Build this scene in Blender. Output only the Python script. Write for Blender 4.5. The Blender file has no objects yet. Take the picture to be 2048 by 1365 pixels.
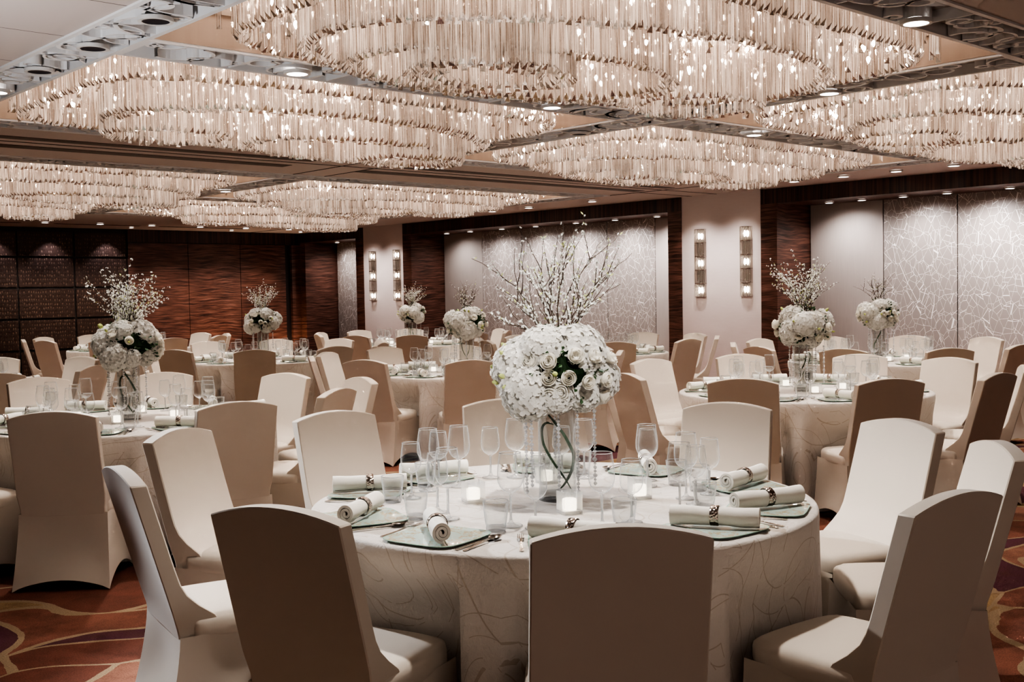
import bpy, math, random
from math import sin, cos, pi, radians, sqrt, atan2, hypot, exp
from mathutils import Vector, Matrix

SC = bpy.context.scene
COL = SC.collection
TAU = 2 * pi
RNG = random.Random(11)

# ------------------------------------------------------------------ helpers
def mesh(name, verts, faces, mats, idx=None, smooth=None, uv=None):
    me = bpy.data.meshes.new(name)
    me.from_pydata(verts, [], faces)
    for m in (mats if isinstance(mats, (list, tuple)) else [mats]):
        me.materials.append(m)
    if idx:
        me.polygons.foreach_set('material_index', idx)
    if uv:
        lay = me.uv_layers.new(name='UVMap')
        for lp in me.loops:
            lay.data[lp.index].uv = uv[lp.vertex_index]
    if smooth is not None:
        me.shade_smooth()
        if smooth < 179:
            me.set_sharp_from_angle(angle=radians(smooth))
    me.update()
    return me

def obj(name, me, parent=None, loc=(0, 0, 0), rot=(0, 0, 0), scale=None):
    o = bpy.data.objects.new(name, me)
    COL.objects.link(o)
    o.location = loc
    o.rotation_euler = rot
    if scale is not None:
        o.scale = scale if isinstance(scale, (tuple, list)) else (scale,) * 3
    if parent is not None:
        o.parent = parent
    return o

def tag(o, label, cat, group=None, kind=None):
    o['label'] = label
    o['category'] = cat
    if group: o['group'] = group
    if kind: o['kind'] = kind
    return o

def thing(name, label, cat, loc=(0, 0, 0), rz=0.0, group=None):
    o = bpy.data.objects.new(name, None)
    COL.objects.link(o)
    o.location = loc
    o.rotation_euler = (0, 0, rz)
    o.empty_display_size = .05
    return tag(o, label, cat, group)

def dup(root, label, loc, rz, group=None):
    r = root.copy(); COL.objects.link(r)
    r.location = loc; r.rotation_euler = (0, 0, rz); r['label'] = label
    if group: r['group'] = group
    for ch in list(root.children):
        c = ch.copy(); COL.objects.link(c); c.parent = r
        for g in ch.children:
            d = g.copy(); COL.objects.link(d); d.parent = c
    return r

def struct(name, me, parent=None, loc=(0, 0, 0), rot=(0, 0, 0)):
    o = obj(name, me, parent, loc, rot)
    if parent is None: o['kind'] = 'structure'
    return o

class MB:
    def __init__(s): s.v = []; s.f = []; s.i = []
    def quad(s, a, b, c, d, m=0):
        n = len(s.v); s.v += [a, b, c, d]; s.f.append((n, n + 1, n + 2, n + 3)); s.i.append(m)
    def box(s, x0, y0, z0, x1, y1, z1, m=0):
        n = len(s.v)
        s.v += [(x, y, z) for z in (z0, z1) for y in (y0, y1) for x in (x0, x1)]
        for f in ((0, 2, 3, 1), (4, 5, 7, 6), (0, 1, 5, 4), (1, 3, 7, 5), (3, 2, 6, 7), (2, 0, 4, 6)):
            s.f.append(tuple(n + k for k in f)); s.i.append(m)
    def add(s, verts, faces, m=0, M=None):
        n = len(s.v)
        s.v += [tuple(M @ Vector(p)) for p in verts] if M is not None else list(verts)
        for f in faces:
            s.f.append(tuple(n + k for k in f)); s.i.append(m)
    def tube(s, pts, rad, n=6, m=0, cap=True):
        b = len(s.v); k = len(pts); up = Vector((0.13, 0.21, 1)).normalized()
        for j, p in enumerate(pts):
            p = Vector(p)
            t = (Vector(pts[min(j + 1, k - 1)]) - Vector(pts[max(j - 1, 0)])).normalized()
            a = t.cross(up)
            if a.length < 1e-3: a = t.cross(Vector((1, 0, 0)))
            a.normalize(); c = t.cross(a)
            r = rad[j] if isinstance(rad, (list, tuple)) else rad
            for q in range(n):
                w = TAU * q / n
                s.v.append(tuple(p + a * (r * cos(w)) + c * (r * sin(w))))
        for j in range(k - 1):
            for q in range(n):
                q2 = (q + 1) % n
                s.f.append((b + j * n + q, b + j * n + q2, b + (j + 1) * n + q2, b + (j + 1) * n + q)); s.i.append(m)
        if cap:
            s.f.append(tuple(b + q for q in range(n))[::-1]); s.i.append(m)
            s.f.append(tuple(b + (k - 1) * n + q for q in range(n))); s.i.append(m)
    def lathe(s, prof, n=24, m=0, closed=False, c=(0, 0, 0)):
        b = len(s.v); k = len(prof)
        for r, z in prof:
            for q in range(n):
                w = TAU * q / n
                s.v.append((c[0] + r * cos(w), c[1] + r * sin(w), c[2] + z))
        for j in range(k - 1 if not closed else k):
            j2 = (j + 1) % k
            for q in range(n):
                q2 = (q + 1) % n
                s.f.append((b + j * n + q, b + j * n + q2, b + j2 * n + q2, b + j2 * n + q)); s.i.append(m)
    def disc(s, r, z, n=24, m=0, c=(0, 0), flip=False):
        b = len(s.v)
        for q in range(n):
            w = TAU * q / n; s.v.append((c[0] + r * cos(w), c[1] + r * sin(w), z))
        f = tuple(b + q for q in range(n))
        s.f.append(f[::-1] if flip else f); s.i.append(m)
    def mesh(s, name, mats, smooth=None):
        return mesh(name, s.v, s.f, mats, s.i, smooth)

def bake(me, *mods):
    """apply modifiers to a mesh once, so that copies can share the result"""
    o = bpy.data.objects.new('tmp', me); COL.objects.link(o)
    for typ, kw in mods:
        md = o.modifiers.new(typ, typ)
        for k, v in kw.items(): setattr(md, k, v)
    dg = bpy.context.evaluated_depsgraph_get(); dg.update()
    r = bpy.data.meshes.new_from_object(o.evaluated_get(dg))
    r.name = me.name
    bpy.data.objects.remove(o)
    return r

# ------------------------------------------------------------------ materials
class NT:
    def __init__(s, name):
        s.m = bpy.data.materials.new(name); s.m.use_nodes = True
        s.t = s.m.node_tree; s.t.nodes.clear()
        s.out = s.n('ShaderNodeOutputMaterial')
    def n(s, typ, ins=None, **kw):
        nd = s.t.nodes.new(typ)
        for k, v in kw.items(): setattr(nd, k, v)
        for k, v in (ins or {}).items(): s.set(nd, k, v)
        return nd
    def set(s, nd, k, v):
        i = nd.inputs[k]
        if isinstance(v, bpy.types.NodeSocket): s.t.links.new(v, i)
        elif isinstance(v, bpy.types.Node): s.t.links.new(v.outputs[0], i)
        else:
            if i.type == 'RGBA' and len(v) == 3: v = (*v, 1)
            i.default_value = v
    def math(s, op, a, b=None, c=None):
        nd = s.n('ShaderNodeMath', operation=op)
        s.set(nd, 0, a)
        if b is not None: s.set(nd, 1, b)
        if c is not None: s.set(nd, 2, c)
        return nd.outputs[0]
    def mix(s, f, a, b):
        nd = s.n('ShaderNodeMix', data_type='RGBA')
        s.set(nd, 0, f); s.set(nd, 6, a); s.set(nd, 7, b)
        return nd.outputs[2]
    def ramp(s, f, stops, interp='LINEAR'):
        nd = s.n('ShaderNodeValToRGB'); s.set(nd, 0, f)
        cr = nd.color_ramp; cr.interpolation = interp
        while len(cr.elements) < len(stops): cr.elements.new(.5)
        for e, (p, c) in zip(cr.elements, stops):
            e.position = p; e.color = (*c, 1) if len(c) == 3 else c
        return nd.outputs[0]
    def coord(s, which='Object'):
        return s.n('ShaderNodeTexCoord').outputs[which]
    def mapping(s, v, scale=(1, 1, 1), rot=(0, 0, 0), loc=(0, 0, 0)):
        return s.n('ShaderNodeMapping', {'Vector': v, 'Scale': scale, 'Rotation': rot, 'Location': loc}).outputs[0]
    def noise(s, v, scale=5, detail=2, rough=.5, dist=0):
        nd = s.n('ShaderNodeTexNoise', {'Scale': scale, 'Detail': detail, 'Roughness': rough, 'Distortion': dist})
        if v is not None: s.set(nd, 'Vector', v)
        return nd
    def bsdf(s, **kw):
        nd = s.n('ShaderNodeBsdfPrincipled')
        for k, v in kw.items(): s.set(nd, k.replace('_', ' '), v)
        s.t.links.new(nd.outputs[0], s.out.inputs[0])
        return nd
    def bump(s, h, strength=.3, dist=.01):
        return s.n('ShaderNodeBump', {'Height': h, 'Strength': strength, 'Distance': dist}).outputs[0]

def simple(name, col, rough=.5, metal=0.0, spec=.5, **kw):
    t = NT(name); t.bsdf(Base_Color=col, Roughness=rough, Metallic=metal, Specular_IOR_Level=spec, **kw); return t.m

def emis(name, col, strength, sample=True):
    t = NT(name)
    e = t.n('ShaderNodeEmission', {'Color': col, 'Strength': strength})
    t.t.links.new(e.outputs[0], t.out.inputs[0])
    if not sample: t.m.cycles.emission_sampling = 'NONE'
    return t.m

def thin_glass(name, tint=(.97, .98, .98), edge=.55, rough=.02, body=.04, white=.45, power=2.4, low=0.0):
    """thin clear glass: lets light straight through, mirrors the room and is painted white toward grazing angles like refracted light"""
    t = NT(name)
    tr = t.n('ShaderNodeBsdfTransparent', {'Color': tint})
    gl = t.n('ShaderNodeBsdfGlossy', {'Color': (1, 1, 1), 'Roughness': rough})
    df = t.n('ShaderNodeBsdfTranslucent', {'Color': (.95, .95, .95)})
    d2 = t.n('ShaderNodeBsdfDiffuse', {'Color': (.95, .95, .95)})
    dd = t.n('ShaderNodeMixShader', {0: .5, 1: df, 2: d2})
    sf = t.n('ShaderNodeMixShader', {0: white, 1: gl, 2: dd})  # white scatter mixed in, painting the bright edges of refracting glass
    lw = t.n('ShaderNodeLayerWeight', {'Blend': .5})
    f = t.math('POWER', lw.outputs['Facing'], power)
    f = t.math('MULTIPLY_ADD', f, edge, body)
    if low:
        nz = t.n('ShaderNodeSeparateXYZ', {0: t.n('ShaderNodeNewGeometry').outputs['Normal']})
        f = t.math('ADD', f, t.math('MULTIPLY', t.math('ABSOLUTE', nz.outputs[2]), low))  # bowl bottoms painted whiter, imitating the cloth refracted in them
        f = t.math('MINIMUM', f, .95)
    mx = t.n('ShaderNodeMixShader', {0: f, 1: tr, 2: sf})
    t.t.links.new(mx.outputs[0], t.out.inputs[0])
    return t.m

M = {}
def build_materials():
    # stretch fabric of the chair covers
    t = NT('cream_stretch_fabric'); c = t.coord()
    w = t.noise(t.mapping(c, (260, 260, 60)), 1, 1)
    big = t.noise(c, 3, 1)
    col = t.mix(big.outputs[0], (.665, .588, .502), (.715, .634, .545))
    t.bsdf(Base_Color=col, Roughness=.72, Specular_IOR_Level=.25, Sheen_Weight=.25, Sheen_Roughness=.4,
           Normal=t.bump(w.outputs[0], .03, .002))
    M['chair'] = t.m
    # embroidered table linen: flat swirls of thread
    t = NT('embroidered_linen'); uv = t.coord('UV')
    nz = t.noise(uv, 2.2, 1)
    dis = t.n('ShaderNodeVectorMath', operation='SCALE'); t.set(dis, 0, nz.outputs['Color']); dis.inputs['Scale'].default_value = .16
    ad = t.n('ShaderNodeVectorMath', operation='ADD'); t.set(ad, 0, uv); t.set(ad, 1, dis.outputs[0])
    lines = None
    for sc_, off in ((1.9, (0, 0, 0)), (1.55, (3.3, 1.7, 0))):
        vo = t.n('ShaderNodeTexVoronoi', {'Scale': sc_, 'Randomness': 1.0}); t.set(vo, 'Vector', t.mapping(ad.outputs[0], loc=off))
        ph = t.math('MULTIPLY', vo.outputs['Distance'], 7.0)
        fr = t.math('PINGPONG', ph, .5)
        ln = t.math('LESS_THAN', fr, .020)
        lines = ln if lines is None else t.math('MAXIMUM', lines, ln)
    br = t.noise(uv, 9, 2)
    lines = t.math('MULTIPLY', lines, t.math('GREATER_THAN', br.outputs[0], .42))
    weave = t.noise(t.mapping(uv, (1, 1, 1)), 90, 3)
    crumple = t.noise(uv, 26, 4, .65)
    col = t.mix(t.math('MULTIPLY', lines, .62), (.68, .625, .575), (.43, .34, .26))
    h = t.math('ADD', t.math('MULTIPLY', weave.outputs[0], .3), crumple.outputs[0])
    t.bsdf(Base_Color=col, Roughness=.62, Specular_IOR_Level=.3, Sheen_Weight=.3, Normal=t.bump(h, .5, .008))
    M['linen'] = t.m
    # napkin
    t = NT('white_napkin_cloth'); c = t.coord()
    w = t.noise(t.mapping(c, (160, 160, 160)), 1, 2)
    t.bsdf(Base_Color=(.88, .84, .765), Roughness=.75, Sheen_Weight=.2, Normal=t.bump(w.outputs[0], .2, .002))
    M['napkin'] = t.m
    M['napkin_dark'] = simple('napkin_fold_shade', (.55, .47, .38), .8)
    t = NT('hammered_pewter'); c = t.coord()
    vo = t.n('ShaderNodeTexVoronoi', {'Scale': 130.0}); t.set(vo, 'Vector', c)
    t.bsdf(Base_Color=(.42, .36, .32), Metallic=1.0, Roughness=.22, Normal=t.bump(vo.outputs[0], .8, .004))
    M['ring'] = t.m
    # pale green glass plate with gold flecks
    t = NT('celadon_glass_plate'); c = t.coord()
    n1 = t.noise(c, 46, 3, .6); n2 = t.noise(c, 190, 2)
    sep = t.n('ShaderNodeSeparateXYZ', {0: c})
    rr = t.math('SQRT', t.math('ADD', t.math('POWER', sep.outputs[0], 2), t.math('POWER', sep.outputs[1], 2)))
    rim = t.math('MULTIPLY', t.math('GREATER_THAN', rr, .075), t.math('GREATER_THAN', n1.outputs[0], .50))
    gold = t.math('MULTIPLY', rim, t.math('GREATER_THAN', n2.outputs[0], .44))
    col = t.mix(gold, (.66, .80, .73), (.66, .56, .38))
    b = t.bsdf(Base_Color=col, Roughness=.08, Specular_IOR_Level=.7, Coat_Weight=.6, Coat_Roughness=.03)
    M['plate'] = t.m
    M['plate_edge'] = simple('plate_rim_green', (.40, .62, .52), .1, 0, .7)
    M['steel'] = simple('polished_cutlery_steel', (.62, .57, .52), .16, 1.0)
    M['glass'] = thin_glass('clear_wine_glass', (.965, .97, .97), 1.0, .015, .025, .60, 2.8, .22)
    t = NT('solid_glass_stem')
    g_ = t.n('ShaderNodeBsdfGlass', {'Color': (1, 1, 1), 'Roughness': .0, 'IOR': 1.45})
    tr_ = t.n('ShaderNodeBsdfTransparent', {'Color': (1, 1, 1)})
    d_ = t.n('ShaderNodeBsdfTranslucent', {'Color': (1, 1, 1)})
    k1 = t.n('ShaderNodeMixShader', {0: .35, 1: g_.outputs[0], 2: d_.outputs[0]})  # translucent white mixed in to paint bright glints on rim and stem
    k2 = t.n('ShaderNodeMixShader', {0: .25, 1: k1.outputs[0], 2: tr_.outputs[0]})
    t.t.links.new(k2.outputs[0], t.out.inputs[0]); M['rim'] = t.m
    M['vase'] = thin_glass('clear_vase_glass', (.90, .905, .90), .7, .03, .06)
    M['thick'] = thin_glass('thick_glass_base', (.72, .73, .74), .8, .08, .12)
    M['cube'] = thin_glass('votive_cube_glass', (.93, .94, .95), .6, .05, .24, .7)
    M['bead'] = thin_glass('cut_crystal_bead', (.9, .91, .93), .6, .10, .50, .65)
    t = NT('lit_candle_wax')
    t.bsdf(Base_Color=(.95, .92, .86), Roughness=.6, Emission_Color=(1, .86, .66, 1), Emission_Strength=3.5)
    t.m.cycles.emission_sampling = 'NONE'
    M['candle'] = t.m
    # flowers
    def petal(name, a, b, tr=.25):
        t = NT(name); c = t.coord()
        n = t.noise(c, 30, 2)
        d = t.n('ShaderNodeBsdfDiffuse', {'Color': t.mix(n.outputs[0], a, b), 'Roughness': .5})
        s = t.n('ShaderNodeBsdfTranslucent', {'Color': t.mix(n.outputs[0], a, b)})
        mx = t.n('ShaderNodeMixShader', {0: tr, 1: d.outputs[0], 2: s.outputs[0]})
        t.t.links.new(mx.outputs[0], t.out.inputs[0]); return t.m
    M['hydrangea'] = petal('white_hydrangea_petal', (.93, .91, .87), (.86, .84, .79), .42)
    M['rose'] = petal('cream_rose_petal', (.96, .93, .86), (.95, .91, .81), .5)
    M['bud'] = petal('green_bud', (.42, .50, .13), (.66, .68, .36), .1)
    M['blossom'] = petal('white_plum_blossom', (.92, .92, .88), (.84, .86, .80), .2)
    M['leaf'] = simple('dark_green_leaf', (.028, .075, .022), .35)
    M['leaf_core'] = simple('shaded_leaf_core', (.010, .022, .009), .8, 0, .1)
    M['stem'] = simple('budding_twig_bark', (.075, .05, .035), .7)
    M['blade'] = simple('curled_grass_leaf', (.022, .085, .03), .25)
    # chandelier crystal
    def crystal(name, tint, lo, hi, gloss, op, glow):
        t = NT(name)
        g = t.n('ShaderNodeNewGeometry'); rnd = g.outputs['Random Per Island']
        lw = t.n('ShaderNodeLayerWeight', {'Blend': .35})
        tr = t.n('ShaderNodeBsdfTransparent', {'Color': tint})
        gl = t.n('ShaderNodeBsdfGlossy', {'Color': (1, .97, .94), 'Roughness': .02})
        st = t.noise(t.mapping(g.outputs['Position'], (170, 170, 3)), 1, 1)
        fl = t.n('ShaderNodeMapRange', {0: st.outputs[0], 1: .47, 2: .60})  # upright bright streaks painted like light refracted in the facets
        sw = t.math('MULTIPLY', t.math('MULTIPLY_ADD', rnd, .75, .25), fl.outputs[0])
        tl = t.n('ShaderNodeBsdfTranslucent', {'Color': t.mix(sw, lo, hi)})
        em = t.n('ShaderNodeEmission', {'Color': hi, 'Strength': t.math('MULTIPLY', sw, glow)})  # emission painted in for lamp glow refracted inside the crystals
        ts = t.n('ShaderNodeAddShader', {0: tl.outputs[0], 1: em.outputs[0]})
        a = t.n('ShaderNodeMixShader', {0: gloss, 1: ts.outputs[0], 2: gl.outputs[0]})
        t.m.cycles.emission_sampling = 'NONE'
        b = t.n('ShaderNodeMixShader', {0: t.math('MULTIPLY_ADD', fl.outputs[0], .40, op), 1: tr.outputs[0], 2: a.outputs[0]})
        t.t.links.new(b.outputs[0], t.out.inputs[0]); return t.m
    M['crystal'] = crystal('self_glowing_crystal', (.95, .93, .915), (.34, .25, .19), (1, .82, .68), .34, .27, 1.15)
    M['crystal_tip'] = crystal('darkened_crystal_tip', (.70, .64, .60), (.03, .024, .02), (.30, .25, .22), .35, .66, .0)  # slanted feet of the same crystal, dark reflection put into their colour
    M['bulb'] = emis('chandelier_bulb', (1, .88, .74), 200, False)
    M['sconce_bulb'] = emis('sconce_bulb', (1, .86, .72), 34)
    M['lamp_on'] = emis('downlight_lens_lit', (1, .93, .88), 9, False)
    M['lamp_off'] = simple('downlight_lens_dark', (.012, .011, .02), .45, 0, .2)
    M['chrome'] = simple('brushed_chrome', (.55, .52, .50), .25, 1.0)
    M['white_metal'] = simple('white_enamel_metal', (.72, .70, .68), .4)
    # ceiling
    t = NT('painted_ceiling_panels'); c = t.coord()
    sep = t.n('ShaderNodeSeparateXYZ', {0: c})
    fy = t.math('FRACT', t.math('MULTIPLY_ADD', sep.outputs[1], 1.26, .43))
    ln = t.math('LESS_THAN', fy, .012)
    left = t.math('LESS_THAN', sep.outputs[0], 2.3)
    col = t.mix(t.math('MULTIPLY', ln, left), (.57, .495, .46), (.13, .10, .09))
    t.bsdf(Base_Color=col, Roughness=.7)
    M['ceiling'] = t.m
    M['joint'] = simple('ceiling_shadow_joint', (.05, .035, .03), .8)
    M['slot'] = simple('bronze_air_slot', (.07, .045, .035), .6)
    M['filigree'] = simple('white_filigree_plaster', (.82, .81, .81), .5)
    M['filigree_back'] = simple('filigree_backing', (.40, .36, .335), .7)
    t = NT('pale_oak_fascia'); c = t.coord()
    n = t.noise(t.mapping(c, (14, 14, .8)), 1, 3)
    t.bsdf(Base_Color=t.mix(n.outputs[0], (.40, .29, .215), (.54, .415, .32)), Roughness=.45)
    M['fascia'] = t.m
    # walls
    t = NT('ivory_wall_fabric'); c = t.coord()
    n = t.noise(t.mapping(c, (2, 2, 14)), 3, 3)
    t.bsdf(Base_Color=t.mix(n.outputs[0], (.74, .645, .615), (.80, .71, .68)), Roughness=.6)
    M['ivory'] = t.m
    def zebra(name, horiz):
        t = NT(name); c = t.coord()
        if horiz:
            nz = t.noise(t.mapping(c, (1.6, 1.6, 3.0)), 1, 2)
            sep = t.n('ShaderNodeSeparateXYZ', {0: c})
            z = t.math('MULTIPLY_ADD', nz.outputs[0], .12, sep.outputs[2])
            v = t.n('ShaderNodeCombineXYZ'); t.set(v, 2, z)
            xx = t.math('ADD', sep.outputs[0], sep.outputs[1])
            t.set(v, 0, t.math('MULTIPLY', xx, .05))
            g = t.noise(v.outputs[0], 40, 3, .6)
        else:
            g = t.noise(t.mapping(c, (30, 30, .5)), 1, 3, .6)
        kk = 1.0 if horiz else .45
        col = t.ramp(g.outputs[0], [(p_, tuple(q * kk for q in c_)) for p_, c_ in ((.34, (.026, .012, .009)), (.45, (.078, .033, .023)), (.56, (.145, .064, .045)), (.70, (.23, .115, .083)))])
        t.bsdf(Base_Color=col, Roughness=.32, Specular_IOR_Level=.45, Coat_Weight=.15, Coat_Roughness=.2)
        return t.m
    M['zebra_h'] = zebra('ebony_veneer_level_grain', True)
    M['zebra_v'] = zebra('ebony_veneer_upright_grain', False)
    LAT = .0085
    t = NT('lattice_wall_fabric'); c = t.coord()
    sep = t.n('ShaderNodeSeparateXYZ', {0: c})
    cells = None
    for k, (ang, sc_) in enumerate(((.30, 9.6), (-.36, 8.4))):
        v = t.n('ShaderNodeCombineXYZ')
        t.set(v, 0, t.math('ADD', sep.outputs[1], t.math('MULTIPLY', sep.outputs[2], ang)))
        t.set(v, 1, t.math('MULTIPLY', sep.outputs[2], .55))
        vo = t.n('ShaderNodeTexVoronoi', {'Scale': sc_, 'Randomness': .72}, feature='DISTANCE_TO_EDGE'); t.set(vo, 'Vector', t.mapping(v.outputs[0], loc=(k * 4.1, k * 2.3, 0)))
        ln = t.math('LESS_THAN', vo.outputs[0], LAT)
        cells = ln if cells is None else t.math('MAXIMUM', cells, ln)
    col = t.mix(cells, (.31, .268, .243), (.84, .81, .79))
    t.bsdf(Base_Color=col, Roughness=.42, Specular_IOR_Level=.5)
    M['lattice'] = t.m
    t = NT('plain_wall_fabric'); c = t.coord()
    n = t.noise(t.mapping(c, (90, 90, 4)), 1, 1)
    t.bsdf(Base_Color=t.mix(n.outputs[0], (.38, .335, .305), (.43, .38, .345)), Roughness=.5)
    M['plain'] = t.m
    t = NT('bronze_embossed_panel'); c = t.coord()
    sep = t.n('ShaderNodeSeparateXYZ', {0: c})
    v = t.n('ShaderNodeCombineXYZ'); t.set(v, 0, t.math('MULTIPLY', sep.outputs[0], 23)); t.set(v, 1, t.math('MULTIPLY', sep.outputs[2], 13))
    vo = t.n('ShaderNodeTexVoronoi', {'Scale': 1.0, 'Randomness': .35}); t.set(vo, 'Vector', v.outputs[0])
    dot = t.math('LESS_THAN', vo.outputs['Distance'], .26)
    t.bsdf(Base_Color=t.mix(dot, (.045, .026, .019), (.17, .115, .085)), Roughness=t.math('MULTIPLY_ADD', dot, -.15, .42), Metallic=.35,
           Normal=t.bump(vo.outputs['Distance'], .5, .01))
    M['bronze'] = t.m
    M['dark'] = simple('near_black_reveal', (.012, .008, .007), .5)
    # carpet
    t = NT('patterned_carpet'); c = t.coord()
    nz = t.noise(c, .55, 2, .5)
    sub = t.n('ShaderNodeVectorMath', operation='MULTIPLY_ADD'); t.set(sub, 0, nz.outputs['Color']); t.set(sub, 1, (2.6, 2.6, 0)); t.set(sub, 2, c)
    mp = t.mapping(sub.outputs[0], (.75, 2.0, 0), (0, 0, radians(38)))
    vo = t.n('ShaderNodeTexVoronoi', {'Scale': 1.05, 'Randomness': 1.0}); t.set(vo, 'Vector', mp)
    ve = t.n('ShaderNodeTexVoronoi', {'Scale': 1.05, 'Randomness': 1.0}, feature='DISTANCE_TO_EDGE'); t.set(ve, 'Vector', mp)
    pick = t.n('ShaderNodeSeparateColor', {0: vo.outputs['Color']})
    fills = t.ramp(pick.outputs[0], [(0, (.34, .14, .095)), (.22, (.42, .20, .135)), (.42, (.15, .055, .075)), (.58, (.52, .36, .19)), (.84, (.25, .095, .065))], 'CONSTANT')
    mot = t.noise(c, 5, 6, .72)
    fills = t.mix(t.n('ShaderNodeMapRange', {0: mot.outputs[0], 1: .40, 2: .68, 3: 0.0, 4: .62}).outputs[0], fills, (.13, .06, .042))
    edge = t.math('LESS_THAN', t.math('ADD', ve.outputs[0], t.math('MULTIPLY', mot.outputs[0], .05)), .050)
    col = t.mix(edge, fills, (.46, .34, .22))
    sp = t.noise(c, 150, 3, .7)
    col = t.mix(t.n('ShaderNodeMapRange', {0: sp.outputs[0], 1: .35, 2: .70, 3: 0.0, 4: .5}).outputs[0], col, (.03, .012, .01))
    t.bsdf(Base_Color=col, Roughness=.95, Specular_IOR_Level=.1, Normal=t.bump(sp.outputs[0], .5, .004))
    M['carpet'] = t.m
    M['plank'] = simple('plain_dark_wood', (.06, .03, .02), .6)
build_materials()

# ------------------------------------------------------------------ camera (frame 2048 x 1365)
H = 1.53
F_PX, YAW, PITCH, ROLL = 2250.0, radians(42.2), radians(-2.45), radians(1.0)
cd = bpy.data.cameras.new('camera'); cam = bpy.data.objects.new('camera', cd); COL.objects.link(cam)
cd.sensor_width = 36.0; cd.lens = 36.0 * F_PX / 2048; cd.clip_end = 200; cd.clip_start = .05
fw = Vector((sin(YAW) * cos(PITCH), cos(YAW) * cos(PITCH), sin(PITCH)))
rt0 = Vector((cos(YAW), -sin(YAW), 0)); dn0 = fw.cross(rt0)
rt = rt0 * cos(ROLL) + dn0 * sin(ROLL); dn = dn0 * cos(ROLL) - rt0 * sin(ROLL)
cam.matrix_world = Matrix(((rt.x, -dn.x, -fw.x, 0), (rt.y, -dn.y, -fw.y, 0), (rt.z, -dn.z, -fw.z, H), (0, 0, 0, 1)))
SC.camera = cam

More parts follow.
